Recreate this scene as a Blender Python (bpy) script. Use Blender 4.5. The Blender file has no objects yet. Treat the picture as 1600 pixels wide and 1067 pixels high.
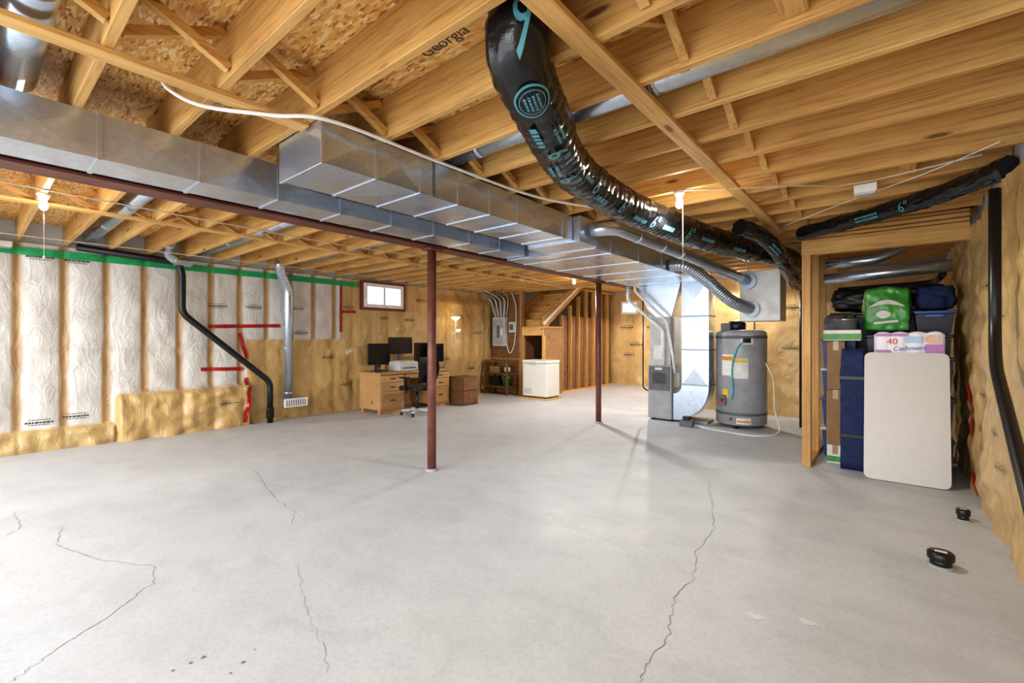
import bpy, bmesh, math, random
from mathutils import Vector, Matrix, noise
from mathutils.bvhtree import BVHTree
RN=random.Random(7); PI=math.pi
sc=bpy.context.scene; col=sc.collection
# ------------------------------------------------------------------ camera
f=711.0; yaw=math.atan2(590,711); H=1.35; HV=530.0
Fv=Vector((-math.sin(yaw),math.cos(yaw),0)); Rv=Vector((math.cos(yaw),math.sin(yaw),0)); Zv=Vector((0,0,1))
cam=bpy.data.cameras.new('camera'); co=bpy.data.objects.new('camera',cam); col.objects.link(co)
co.location=(0,0,H); co.rotation_euler=(PI/2,0,yaw); cam.sensor_width=36; cam.lens=36*f/1600; cam.shift_y=-3.5/1600
cam.clip_start=.02; sc.camera=co
def at(u,v,x=None,y=None,z=None):
    d=Fv+Rv*((u-800)/f)+Zv*((HV-v)/f)
    t=x/d.x if x is not None else (y/d.y if y is not None else (z-H)/d.z)
    return Vector((0,0,H))+d*t
# ------------------------------------------------------------------ materials
def newmat(name):
    m=bpy.data.materials.new(name); m.use_nodes=True; nt=m.node_tree
    return m,nt,nt.nodes['Principled BSDF']
def N(nt,t,**k):
    n=nt.nodes.new(t)
    for a,b in k.items(): setattr(n,a,b)
    return n
def ramp(nt,src,stops):
    r=nt.nodes.new('ShaderNodeValToRGB'); e=r.color_ramp.elements
    while len(e)<len(stops): e.new(.5)
    for i,(p,c) in enumerate(stops):
        e[i].position=p; e[i].color=(*c,1)
    nt.links.new(src,r.inputs[0]); return r
def coords(nt,scale,rnd=False,rot=(0,0,0)):
    tc=nt.nodes.new('ShaderNodeTexCoord'); mp=nt.nodes.new('ShaderNodeMapping')
    mp.inputs['Scale'].default_value=scale; mp.inputs['Rotation'].default_value=rot
    if rnd:
        oi=nt.nodes.new('ShaderNodeObjectInfo'); mu=nt.nodes.new('ShaderNodeMath'); mu.operation='MULTIPLY'; mu.inputs[1].default_value=37
        nt.links.new(oi.outputs['Random'],mu.inputs[0])
        ad=nt.nodes.new('ShaderNodeVectorMath'); ad.operation='ADD'
        nt.links.new(tc.outputs['Object'],ad.inputs[0]); nt.links.new(mu.outputs[0],ad.inputs[1])
        nt.links.new(ad.outputs[0],mp.inputs[0])
    else: nt.links.new(tc.outputs['Object'],mp.inputs[0])
    return mp.outputs[0]
def mixc(nt,fac,a,b,mode='MIX'):
    m=nt.nodes.new('ShaderNodeMix'); m.data_type='RGBA'; m.blend_type=mode
    for s,v in ((0,fac),(6,a),(7,b)):
        if isinstance(v,bpy.types.NodeSocket): nt.links.new(v,m.inputs[s])
        else: m.inputs[s].default_value=v if s==0 else (*v,1)
    return m.outputs[2]
def bump(nt,b,h,st=.3,dist=.01):
    n=nt.nodes.new('ShaderNodeBump'); n.inputs['Strength'].default_value=st; n.inputs['Distance'].default_value=dist
    nt.links.new(h,n.inputs['Height']); nt.links.new(n.outputs[0],b.inputs['Normal'])
def plain(name,c,rough=.5,metal=0,var=.12,scale=8,bmp=0,emit=None,coat=0,c2=None):
    m,nt,b=newmat(name)
    v=coords(nt,(1,1,1)); n=N(nt,'ShaderNodeTexNoise'); n.inputs['Scale'].default_value=scale; n.inputs['Detail'].default_value=4
    nt.links.new(v,n.inputs['Vector'])
    lo=tuple(x*(1-var) for x in c); hi=tuple(min(1,x*(1+var)) for x in c)
    st=[(.3,lo),(.7,hi)]
    if c2: st=[(.3,lo),(.58,hi),(.64,c2),(.8,c2)]; n.inputs['Distortion'].default_value=.8
    r=ramp(nt,n.outputs['Fac'],st); nt.links.new(r.outputs[0],b.inputs['Base Color'])
    b.inputs['Roughness'].default_value=rough; b.inputs['Metallic'].default_value=metal
    b.inputs['Coat Weight'].default_value=coat
    if bmp: bump(nt,b,n.outputs['Fac'],bmp)
    if emit:
        b.inputs['Emission Color'].default_value=(*emit[0],1); b.inputs['Emission Strength'].default_value=emit[1]
    return m
def pine(name,sc3,lo=(.47,.22,.06),hi=(.825,.53,.20)):
    m,nt,b=newmat(name)
    v=coords(nt,sc3,True)
    n=N(nt,'ShaderNodeTexNoise'); n.inputs['Scale'].default_value=2.2; n.inputs['Detail'].default_value=8; n.inputs['Roughness'].default_value=.68; n.inputs['Distortion'].default_value=.7
    nt.links.new(v,n.inputs['Vector'])
    r=ramp(nt,n.outputs['Fac'],[(.30,lo),(.42,tuple(a*.55+c*.45 for a,c in zip(lo,hi))),(.50,tuple(a*.25+c*.75 for a,c in zip(lo,hi))),(.68,hi)])
    v2=coords(nt,tuple(.25*x if x>3 else x*1.6 for x in sc3),True)
    k=N(nt,'ShaderNodeTexVoronoi'); k.inputs['Scale'].default_value=1.0; nt.links.new(v2,k.inputs['Vector'])
    kr=ramp(nt,k.outputs['Distance'],[(.06,(1,1,1)),(.12,(0,0,0))])
    c=mixc(nt,kr.outputs[0],r.outputs[0],tuple(x*.45 for x in lo))
    v3=coords(nt,(1.3,1.3,1.3),True); n3=N(nt,'ShaderNodeTexNoise'); n3.inputs['Scale'].default_value=1.5; n3.inputs['Detail'].default_value=3; nt.links.new(v3,n3.inputs['Vector'])
    c=mixc(nt,1.0,c,ramp(nt,n3.outputs['Fac'],[(.3,(.83,.79,.73)),(.65,(1,1,1))]).outputs[0],'MULTIPLY')
    oi=nt.nodes.new('ShaderNodeObjectInfo')
    tr=ramp(nt,oi.outputs['Random'],[(0,(.81,.77,.71)),(1,(1.0,1.0,1.0))])
    c=mixc(nt,1.0,c,tr.outputs[0],'MULTIPLY')
    nt.links.new(c,b.inputs['Base Color']); b.inputs['Roughness'].default_value=.6
    bump(nt,b,n.outputs['Fac'],.15,.004); return m
PX=pine('pine_along_x',(1.0,24,24)); PY=pine('pine_along_y',(24,1.0,24)); PZ=pine('pine_along_z',(24,24,1.0),(.42,.20,.06),(.70,.43,.17))
OAK=pine('oak_desk',(14,2,14),(.42,.24,.10),(.60,.37,.17)); DARKOAK=pine('brown_cabinet',(14,2,14),(.13,.06,.022),(.24,.115,.045))
def osb():
    m,nt,b=newmat('osb_sheet')
    outs=[]
    for rot,s in (((0,0,.5),(20,72,1)),((0,0,1.7),(18,80,1)),((0,0,2.6),(23,64,1))):
        v=coords(nt,s,False,rot); k=N(nt,'ShaderNodeTexVoronoi'); k.inputs['Scale'].default_value=1; k.voronoi_dimensions='2D'
        nt.links.new(v,k.inputs['Vector']); sp=nt.nodes.new('ShaderNodeSeparateColor'); nt.links.new(k.outputs['Color'],sp.inputs[0]); outs.append(sp)
    r=[ramp(nt,o.outputs[0],[(0,(.36,.15,.03)),(.16,(.68,.36,.10)),(.7,(.86,.54,.185)),(1,(.96,.76,.43))]).outputs[0] for o in outs]
    g1=ramp(nt,outs[0].outputs[1],[(.45,(0,0,0)),(.5,(1,1,1))]).outputs[0]; g2=ramp(nt,outs[1].outputs[1],[(.45,(0,0,0)),(.5,(1,1,1))]).outputs[0]
    c=mixc(nt,g1,r[0],r[1]); c=mixc(nt,g2,c,r[2])
    nt.links.new(c,b.inputs['Base Color']); b.inputs['Roughness'].default_value=.6; bump(nt,b,outs[1].outputs[2],.25,.004); return m
OSB=osb()
def concrete():
    m,nt,b=newmat('concrete_floor')
    def nz(s,d=5,dist=0,sc3=(1,1,1)):
        v=coords(nt,sc3); n=N(nt,'ShaderNodeTexNoise'); n.inputs['Scale'].default_value=s; n.inputs['Detail'].default_value=d; n.inputs['Distortion'].default_value=dist
        nt.links.new(v,n.inputs['Vector']); return n.outputs['Fac']
    a=ramp(nt,nz(.7,7,.4),[(.28,(.54,.565,.595)),(.5,(.585,.61,.64)),(.72,(.625,.645,.67))]).outputs[0]
    tr=ramp(nt,nz(3.2,9,.5,(1,1.4,1)),[(.32,(.93,.93,.932)),(.5,(1,1,1)),(.7,(1.04,1.04,1.04))]).outputs[0]
    c=mixc(nt,1.0,a,tr,'MULTIPLY')
    fine=ramp(nt,nz(55,4),[(.3,(.90,.90,.90)),(.6,(1,1,1))]).outputs[0]
    c=mixc(nt,1.0,c,fine,'MULTIPLY')
    w=ramp(nt,nz(2.3,9,.7),[(.62,(0,0,0)),(.76,(.4,.4,.4))]).outputs[0]; c=mixc(nt,w,c,(.72,.735,.75))
    d=ramp(nt,nz(3.1,8,.6),[(.24,(.3,.3,.3)),(.39,(0,0,0))]).outputs[0]; c=mixc(nt,d,c,(.46,.47,.49))
    nt.links.new(c,b.inputs['Base Color'])
    rr=ramp(nt,nz(2,6),[(.3,(.46,.46,.46)),(.7,(.66,.66,.66))]).outputs[0]; nt.links.new(rr,b.inputs['Roughness'])
    bump(nt,b,nz(18,6),.14,.004); return m
CONC=concrete()
def galv(name='galvanised_steel',base=.66,rough=.26,metal=.82):
    m,nt,b=newmat(name); v=coords(nt,(1,1,1))
    k=N(nt,'ShaderNodeTexVoronoi'); k.inputs['Scale'].default_value=45; nt.links.new(v,k.inputs['Vector'])
    n=N(nt,'ShaderNodeTexNoise'); n.inputs['Scale'].default_value=1.6; n.inputs['Detail'].default_value=3; nt.links.new(v,n.inputs['Vector'])
    sp=nt.nodes.new('ShaderNodeSeparateColor'); nt.links.new(k.outputs['Color'],sp.inputs[0])
    a=ramp(nt,sp.outputs[0],[(0,(base*.84,base*.95,base*1.10)),(1,(base*.96,base*1.08,base*1.25))]).outputs[0]
    nt.links.new(a,b.inputs['Base Color']); b.inputs['Metallic'].default_value=metal
    rr=ramp(nt,n.outputs['Fac'],[(.3,(rough*.85,)*3),(.7,(rough*1.2,)*3)]).outputs[0]; nt.links.new(rr,b.inputs['Roughness'])
    bump(nt,b,n.outputs['Fac'],.12,.02); return m
GALV=galv(); GALVD=galv('galvanised_dark',.32,.4); ALU=galv('aluminium_flex',.6,.3)
def poly():
    m,nt,b=newmat('vapour_barrier_sheet')
    at_=nt.nodes.new('ShaderNodeVertexColor'); at_.layer_name='Col'
    v=coords(nt,(1,1,.6)); n=N(nt,'ShaderNodeTexNoise'); n.inputs['Scale'].default_value=3.5; n.inputs['Detail'].default_value=7; n.inputs['Distortion'].default_value=1.5
    nt.links.new(v,n.inputs['Vector'])
    s=ramp(nt,n.outputs['Fac'],[(.3,(.88,.86,.83)),(.6,(1.03,1.03,1.03))]).outputs[0]
    c=mixc(nt,1.0,at_.outputs['Color'],s,'MULTIPLY'); nt.links.new(c,b.inputs['Base Color'])
    b.inputs['Roughness'].default_value=.36; b.inputs['Coat Weight'].default_value=.18; b.inputs['Coat Roughness'].default_value=.18
    # fold lines: thin ridges where a distorted noise crosses its middle value
    w=N(nt,'ShaderNodeTexNoise'); w.inputs['Scale'].default_value=3.2; w.inputs['Detail'].default_value=4; w.inputs['Distortion'].default_value=1.6
    nt.links.new(coords(nt,(1.5,1.5,.8)),w.inputs['Vector'])
    rd=ramp(nt,w.outputs['Fac'],[(.38,(0,0,0)),(.46,(.5,.5,.5)),(.50,(1,1,1)),(.54,(.5,.5,.5)),(.64,(.1,.1,.1))]).outputs[0]
    bump(nt,b,rd,.24,.02); return m
POLY=poly()
BEAM=plain('red_oxide_paint',(.15,.05,.035),.5,0,.3,6); POSTM=plain('brown_post_paint',(.17,.06,.042),.45,0,.3,10)
BLK=plain('black_plastic',(.012,.012,.013),.35); ABS=plain('black_abs',(.011,.011,.012),.38); FLEXM=plain('black_duct_film',(.010,.011,.013),.20,0,.3,14,.7,None,.2)
CYAN=plain('cyan_print',(.10,.34,.42),.4); WHT=plain('white_plastic',(.82,.82,.80),.35); PVC=plain('white_pvc',(.80,.80,.78),.35)
RED=plain('red_tape_film',(.40,.018,.014),.3); REDB=plain('red_brown_tape_film',(.20,.03,.02),.35); GRN=plain('green_tape_film',(.02,.36,.12),.35); INK=plain('black_ink',(.07,.068,.065),.6)
GREY=plain('grey_enamel',(.36,.375,.40),.35); DGREY=plain('charcoal_enamel',(.13,.13,.14),.4); LGREY=plain('light_grey_enamel',(.52,.53,.54),.4)
NAVY=plain('navy_nylon',(.010,.022,.09),.75,0,.3,20,.2); BLUE=plain('blue_tote_plastic',(.015,.065,.23),.3); DBIN=plain('dark_navy_bin',(.012,.015,.036),.35)
CARD=plain('cardboard',(.30,.18,.085),.75); GREEN=plain('green_box_print',(.06,.28,.045),.4,0,.25,10); GPACK=plain('green_package_film',(.045,.27,.03),.3,0,.3,4.5,.25,None,.2,(.27,.50,.16)); TEAL=plain('teal_hose',(.03,.40,.44),.4)
TABLEW=plain('grey_white_tabletop',(.60,.575,.535),.4,0,.02,30); PLATE=plain('paper_sticker',(.75,.74,.70),.6); YEL=plain('yellow_sticker',(.75,.50,.05),.6); ORG=plain('orange_sticker',(.75,.25,.05),.6)
MONB=plain('monitor_black',(.008,.008,.010),.2); SILV=plain('silver_plastic',(.50,.50,.51),.4); FRZ=plain('freezer_white',(.74,.73,.69),.35,0,.02)
BULB=plain('lit_bulb',(1,1,1),.3,emit=((1,.93,.82),120)); BULB2=plain('lit_bulb_back',(1,1,1),.3,emit=((1,.86,.66),220)); SHADE=plain('lit_shade',(1,.9,.7),.4,emit=((1,.76,.45),5))
DAY=plain('daylit_pane',(.8,.85,.9),.2,emit=((.80,.91,1),.75)); COPPER=plain('copper',(.55,.25,.13),.3,.9); CABLE=plain('cream_cable',(.62,.55,.42),.5)
CRK=plain('crack_dark',(.25,.25,.255),.9); STAIN=plain('red_brown_stain',(.27,.18,.18),.8); PATCH=plain('pale_patch',(.70,.71,.73),.7); GROUT=plain('grout_grey',(.40,.40,.41),.9); VOID=plain('recess_shade',(.035,.02,.012),.8)
PINKW=plain('white_tissue_pack',(.78,.74,.79),.25,0,.05,12,.2); PALEBLUE=plain('pale_blue_print',(.45,.62,.80),.4); LILAC=plain('lilac_print',(.46,.20,.48),.4); SKIN=plain('peach_print',(.80,.50,.36),.4); STEEL=plain('stainless',(.55,.55,.55),.2,.95)
PLYM=pine('plywood',(3,3,8),(.38,.20,.08),(.55,.33,.15)); PLYD=pine('weathered_plywood',(3,3,8),(.17,.085,.035),(.29,.155,.065)); REDT=plain('red_print',(.75,.03,.03),.4); BLUET=plain('blue_print',(.03,.08,.45),.4); TAPET=plain('tape_tan',(.38,.26,.14),.25)
# ------------------------------------------------------------------ mesh helpers
OFF={}
class MB:
    def __init__(s): s.bm=bmesh.new()
    def box(s,x0,x1,y0,y1,z0,z1,bev=0,seg=2,M=None):
        t=bmesh.new(); bmesh.ops.create_cube(t,size=1)
        for v in t.verts: v.co=Vector(((x0+x1)/2+v.co.x*(x1-x0),(y0+y1)/2+v.co.y*(y1-y0),(z0+z1)/2+v.co.z*(z1-z0)))
        if bev: bmesh.ops.bevel(t,geom=t.edges[:],offset=bev,segments=seg,affect='EDGES',profile=.5)
        if M is not None: bmesh.ops.transform(t,matrix=M,verts=t.verts)
        return s.add(t)
    def add(s,t):
        me=bpy.data.meshes.new('tmp'); t.to_mesh(me); t.free(); s.bm.from_mesh(me); bpy.data.meshes.remove(me); return s
    def sweep(s,pts,r,seg=16,cap=True):
        P=[Vector(p) for p in pts]; n=len(P); T=[]
        for i in range(n): T.append(((P[min(i+1,n-1)]-P[max(i-1,0)])).normalized())
        a=Vector((0,0,1)) if abs(T[0].z)<.9 else Vector((1,0,0))
        Nn=(a-T[0]*a.dot(T[0])).normalized(); fr=[]; arc=0; rings=[]
        for i in range(n):
            if i: 
                arc+=(P[i]-P[i-1]).length; Nn=(Nn-T[i]*Nn.dot(T[i])).normalized()
            B=T[i].cross(Nn); fr.append((P[i],Nn.copy(),B,arc))
            ring=[]
            for k in range(seg):
                th=2*PI*k/seg; rr=r(arc,th) if callable(r) else r
                ring.append(s.bm.verts.new(P[i]+(Nn*math.cos(th)+B*math.sin(th))*rr))
            rings.append(ring)
        for i in range(n-1):
            for k in range(seg):
                fc=s.bm.faces.new((rings[i][k],rings[i][(k+1)%seg],rings[i+1][(k+1)%seg],rings[i+1][k])); fc.smooth=True
        if cap:
            s.bm.faces.new(rings[0][::-1]); s.bm.faces.new(rings[-1])
        s.fr=fr; return s
    def cyl(s,p0,p1,r0,r1=None,seg=24):
        r1=r0 if r1 is None else r1; p0=Vector(p0);p1=Vector(p1); L=(p1-p0).length
        return s.sweep([p0,p1],lambda a,t:r0+(r1-r0)*a/L,seg)
    def lathe(s,prof,c,seg=32):
        c=Vector(c); rings=[]
        for r,z in prof:
            rings.append([s.bm.verts.new(c+Vector((r*math.cos(2*PI*k/seg),r*math.sin(2*PI*k/seg),z))) for k in range(seg)])
        for i in range(len(rings)-1):
            for k in range(seg):
                fc=s.bm.faces.new((rings[i][k],rings[i][(k+1)%seg],rings[i+1][(k+1)%seg],rings[i+1][k])); fc.smooth=True
        s.bm.faces.new(rings[0][::-1]); s.bm.faces.new(rings[-1]); return s
    def bar(s,p0,p1,w,h,up=(0,0,1)):
        p0=Vector(p0);p1=Vector(p1); X=(p1-p0).normalized(); U=Vector(up); U=(U-X*U.dot(X)).normalized(); V=U.cross(X); L=(p1-p0).length
        M=Matrix(((X.x,V.x,U.x,p0.x),(X.y,V.y,U.y,p0.y),(X.z,V.z,U.z,p0.z),(0,0,0,1)))
        return s.box(0,L,-w/2,w/2,-h/2,h/2,0,2,M)
    def poly(s,pts):
        s.bm.faces.new([s.bm.verts.new(Vector(p)) for p in pts]); return s
    def prism(s,pts,ext):
        e=Vector(ext); a=[s.bm.verts.new(Vector(p)) for p in pts]; b=[s.bm.verts.new(Vector(p)+e) for p in pts]; n=len(a)
        s.bm.faces.new(a[::-1]); s.bm.faces.new(b)
        for i in range(n): s.bm.faces.new((a[i],a[(i+1)%n],b[(i+1)%n],b[i]))
        return s
    def build(s,name,mat,parent=None,fix=True):
        if fix: bmesh.ops.recalc_face_normals(s.bm,faces=s.bm.faces[:])
        me=bpy.data.meshes.new(name); s.bm.to_mesh(me); s.bm.free(); return link(name,me,mat,parent)
def link(name,me,mat,parent=None):
    if parent is None:
        xs=[v.co for v in me.vertices]; off=Vector(((min(v.x for v in xs)+max(v.x for v in xs))/2,(min(v.y for v in xs)+max(v.y for v in xs))/2,min(v.z for v in xs)))
    else: off=OFF[parent.name]
    me.transform(Matrix.Translation(-off)); me.materials.clear(); me.materials.append(mat)
    o=bpy.data.objects.new(name,me); col.objects.link(o)
    if parent is None: o.location=off
    else: o.parent=parent
    OFF[o.name]=off.copy(); return o
def tag(o,label=None,cat=None,group=None,kind=None):
    if label: o['label']=label
    if cat: o['category']=cat
    if group: o['group']=group
    if kind: o['kind']=kind
    return o
def E(name,loc,label,cat,group=None):
    o=bpy.data.objects.new(name,None); col.objects.link(o); o.location=loc; o.empty_display_size=.05; OFF[o.name]=Vector(loc); return tag(o,label,cat,group)
def dup(o,loc,label=None):
    c=o.copy(); col.objects.link(c); c.location=loc
    if label: c['label']=label
    for ch in o.children:
        k=ch.copy(); col.objects.link(k); k.parent=c
        for g in ch.children:
            q=g.copy(); col.objects.link(q); q.parent=k
    return c
def catmull(pts,n=10):
    P=[Vector(p) for p in pts]; P=[P[0]*2-P[1]]+P+[P[-1]*2-P[-2]]; out=[]
    for i in range(1,len(P)-2):
        a,b,c,d=P[i-1:i+3]
        for k in range(n):
            t=k/n; out.append(.5*((2*b)+(c-a)*t+(2*a-5*b+4*c-d)*t*t+(3*b-a-3*c+d)*t**3))
    out.append(P[-2]); return out
def resample(pts,step):
    out=[pts[0]]; acc=0
    for a,b in zip(pts,pts[1:]):
        L=(b-a).length; t=step-acc
        while t<=L: out.append(a+(b-a)*(t/L)); t+=step
        acc=L-(t-step)
    if (out[-1]-pts[-1]).length>step*.3: out.append(pts[-1])
    return out
def fillet(pts,rad=.08,n=6):
    P=[Vector(p) for p in pts]; out=[P[0]]
    for i in range(1,len(P)-1):
        a=(P[i-1]-P[i]); b=(P[i+1]-P[i]); r=min(rad,a.length*.45,b.length*.45); A=P[i]+a.normalized()*r; B=P[i]+b.normalized()*r
        for k in range(n+1):
            t=k/n; out.append(A*(1-t)**2+P[i]*2*t*(1-t)+B*t*t)
    out.append(P[-1]); return out
def pipe(name,pts,r,mat,label=None,cat=None,parent=None,rad=.08,seg=16,smooth=False,group=None):
    m=MB().sweep(catmull(pts) if smooth else fillet(pts,rad),r,seg); o=m.build(name,mat,parent)
    if label: tag(o,label,cat,group)
    return o
def textmesh(body,size,extr=0):
    c=bpy.data.curves.new('t','FONT'); c.body=body; c.size=size; c.align_x='CENTER'; c.align_y='CENTER'; c.resolution_u=4
    o=bpy.data.objects.new('t',c); col.objects.link(o); dg=bpy.context.evaluated_depsgraph_get(); dg.update()
    me=bpy.data.meshes.new_from_object(o.evaluated_get(dg)); bpy.data.objects.remove(o); bpy.data.curves.remove(c); return me
def text(body,size,origin,right,up,mat,parent,name='lettering'):
    me=textmesh(body,size); o=Vector(origin); r=Vector(right); u=Vector(up)
    for v in me.vertices: v.co=o+r*v.co.x+u*v.co.y
    return link(name,me,mat,parent)
ORD=['first','second','third','fourth','fifth','sixth','seventh','eighth','ninth','tenth','eleventh','twelfth','thirteenth','fourteenth','fifteenth','sixteenth','seventeenth','eighteenth','nineteenth','twentieth','twenty-first','twenty-second','twenty-third','twenty-fourth','twenty-fifth','twenty-sixth','twenty-seventh']
# ------------------------------------------------------------------ setting
XL,XR,YB,YF=-8.0,.63,8.75,12.6; ZJ=2.52; ZS=2.76
fl=tag(MB().box(-8.2,.85,-3,12.8,-.12,0).build('floor',CONC),kind='structure')
ce=tag(MB().box(-8.2,.85,-1.0,12.8,ZS,ZS+.04).build('ceiling',OSB),kind='structure')
def ribbonz(parent,name,mat,pts,w,zz,jit=.012,n=9):
    P=[at(u,v,z=0) for u,v in pts]; Q=[]
    for a,b in zip(P,P[1:]):
        for k in range(n):
            p=a+(b-a)*(k/n); Q.append(p+Vector((RN.uniform(-jit,jit),RN.uniform(-jit,jit),0)))
    Q.append(P[-1]); bm=MB(); vs=[]
    for i,p in enumerate(Q):
        d=(Q[min(i+1,len(Q)-1)]-Q[max(0,i-1)]).normalized(); nn=Vector((-d.y,d.x,0)); ww=w*RN.uniform(.4,1.3)*(.3 if i in(0,len(Q)-1) else 1)
        vs.append((bm.bm.verts.new(p+nn*ww/2+Vector((0,0,zz))),bm.bm.verts.new(p-nn*ww/2+Vector((0,0,zz)))))
    for a,b in zip(vs,vs[1:]): bm.bm.faces.new((a[0],a[1],b[1],b[0]))
    return bm.build(name,mat,parent)
for pts,w in (([(1108,750),(1112,785),(1117,825),(1088,862),(1083,905),(1052,938),(1047,985),(1020,1030),(998,1066)],.0042),
              ([(97,822),(88,850),(150,873),(240,885),(238,912),(170,962),(70,1028),(15,1066)],.0042),
              ([(400,735),(415,757),(430,780),(462,800),(455,818)],.0045),([(462,880),(470,905),(478,950),(500,1000),(516,1055)],.002),
              ([(620,735),(560,745),(480,765),(415,757)],.0025),([(20,800),(35,820),(10,838)],.004)):
    ribbonz(fl,'crack',CRK,pts,w,.0012)
def blot(u,v,r,mat,name,ell=1.0,zz=.0016):
    c=at(u,v,z=0); m=MB(); ph=RN.uniform(0,6); pts=[]
    for k in range(28):
        t=2*PI*k/28; rr=r*(1+.18*math.sin(3*t+ph)+.10*math.sin(7*t+ph*2)+RN.uniform(-.05,.05)); pts.append(c+Vector((rr*math.cos(t)*ell,rr*math.sin(t),zz)))
    m.poly(pts); m.build(name,mat,fl)
for u,v,r in ((298,1036,.007),(318,1027,.009),(270,1048,.006),(380,1035,.008),(398,1015,.004),(360,1052,.005)): blot(u,v,r,STAIN,'stain')
for u,v,r in ((1180,963,.024),(1262,972,.025)): blot(u,v,r,PATCH,'pale_patch',1.5)
text('Georgia',.095,at(693,66,z=ZS-.002),(1,0,0),(0,-1,0),INK,ce,'stamped_lettering')

WHITE=(.74,.725,.69); YELLOW=(.625,.425,.185); STUD=(.45,.285,.135)
def sstep(a,b,x):
    t=max(0,min(1,(x-a)/(b-a))); return t*t*(3-2*t)
def nz(x,y,z=0): return noise.noise(Vector((x,y,z)))
def wall_left_fn(s,z):
    ph=abs(math.sin(PI*s/.4)); white=s<4.53 and (z>1.36 or s<2.9); c=WHITE if white else YELLOW
    d=.03+nz(s*3,z*1.3)*.016+nz(s*9,z*6,3)*.004
    if white:
        i=math.floor(s/.4); zs=1.22+.05*nz(i*3.3,1.7)
        d+=.045*ph**.55-.018*math.exp(-((z-zs)/.035)**2)+.008*nz(s*6+i*5,z*3.5,6)+.005*abs(nz(s*11,z*9,i)); a=(s+.2)%.4-.2; k=1-sstep(.030,.056,abs(a)+.012*nz(s*3,z*3,7))
        g=.95+.14*nz(s*5,z*4,9)-.07*math.exp(-((z-zs)/.03)**2); c=tuple(w*g*(1-k)+q*k for w,q in zip(WHITE,STUD))
    else: d+=.025*ph+nz(s*2,z*2,5)*.022+abs(nz(s*4+z*2,z*4-s,8))*.030+.014*abs(nz(s*9,z*11,2))
    # big rounded pillow of insulation between the window and the corner
    if s>6.25: d+=.16*(max(0,math.sin(PI*min(1,(s-6.25)/2.5)))**.6)*(sstep(.45,1.0,z)*(1-sstep(2.15,2.45,z)))*(.75+.35*abs(math.sin(PI*(s-6.25)/.83)))
    e=sstep(1.25,1.33,s)*(1-sstep(2.88,2.96,s)); hgt=.60+.04*nz(s*4,1)
    if e>0 and z<hgt+.06:
        q=e*(1-sstep(hgt-.02,hgt+.06,z)); d+=q*(.15+.05*nz(s*6,z*6,2)+.07*abs(nz(s*3-z*2,z*5,4))+.025*abs(nz(s*8+z*5,z*9,4)))
        if q>.3: c=(.60,.41,.18)
    if s<1.27 and z<.30:
        q=(1-sstep(.20,.28,z)); d+=q*(.09+.05*nz(s*6,z*8,6)+.03*abs(nz(s*7,z*12,2)))
        if q>.3: c=(.60,.43,.20)
    if 4.86<s<6.04 and z>1.86: d=min(d,.045)
    return d,c
def plain_poly_fn(seed,bul=.05):
    def fn(s,z):
        ph=abs(math.sin(PI*s/.6)); d=.03+.02*ph+nz(s*2.2,z*1.5,seed)*bul*.8+abs(nz(s*3+z*2.5,z*4-s,seed+3))*.045+nz(s*9,z*7,seed)*.006+abs(nz(s*8-z*3,z*9+s*3,seed+1))*.022
        g=.98+.16*nz(s*2,z*2,seed+7); return d,tuple(x*g for x in YELLOW)
    return fn
def make_wall(name,fn,s0,s1,z0,z1,P,ds,dz,backbox):
    w=tag(MB().box(*backbox).build(name,CONC),kind='structure')
    ns=int((s1-s0)/ds); nzz=int((z1-z0)/dz); vs=[];cs=[];fs=[]
    for i in range(ns+1):
        for j in range(nzz+1):
            s=s0+(s1-s0)*i/ns; z=z0+(z1-z0)*j/nzz; d,c=fn(s,z); vs.append(P(s,z,max(.004,d))); cs.append(c)
    for i in range(ns):
        for j in range(nzz):
            a=i*(nzz+1)+j; fs.append((a,a+nzz+1,a+nzz+2,a+1))
    me=bpy.data.meshes.new('vapour_barrier'); me.from_pydata(vs,[],fs); ca=me.color_attributes.new('Col','FLOAT_COLOR','POINT')
    for i,c in enumerate(cs): ca.data[i].color=(*c,1)
    for p in me.polygons: p.use_smooth=True
    link('vapour_barrier',me,POLY,w); return w
def wtape(w,P,fn,name,mat,pts,wd,off=.006,step=.05):
    m=MB(); Q=resample([Vector((a,b,0)) for a,b in pts],step); vs=[]
    for i,p in enumerate(Q):
        t=(Q[min(i+1,len(Q)-1)]-Q[max(i-1,0)]).normalized(); n=Vector((-t.y,t.x,0)); row=[]
        for k in (-.5,0,.5):
            q=p+n*wd*k; d=max(fn(q.x,q.y)[0],fn(q.x-.015,q.y)[0],fn(q.x+.015,q.y)[0]); row.append(m.bm.verts.new(P(q.x,q.y,d+off)))
        vs.append(row)
    for a,b in zip(vs,vs[1:]):
        for k in (0,1): m.bm.faces.new((a[k],a[k+1],b[k+1],b[k]))
    return m.build(name,mat,w)
def wprint(w,P,fn,spots,sz=1.0,rev=1):
    for s,z in spots:
        m=MB()
        for r in range(3):
            x=0; Wd=.20*sz if r==1 else .15*sz
            while x<Wd:
                l=RN.uniform(.010,.024)*sz*(1.3 if r==1 else 1); h=(.017 if r==1 else .007)*sz; zz=z+(.030,0,-.024)[r]*sz; a=s+rev*(x-Wd/2); b=a+rev*l
                d=max(fn(q,zz+e)[0] for q in (a,b) for e in (-.01,.01))+.009
                m.poly([P(a,zz-h/2,d),P(b,zz-h/2,d),P(b,zz+h/2,d),P(a,zz+h/2,d)]); x+=l+.007*sz
        m.build('printed_lettering',INK,w)
PL=lambda s,z,d:Vector((XL+d,s,z)); PR=lambda s,z,d:Vector((XR-d,s,z))
wl=make_wall('wall_left',wall_left_fn,-3,YB,0,2.5,PL,.02,.04,(-8.2,-8.0,-3,YF,0,ZS))
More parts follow.
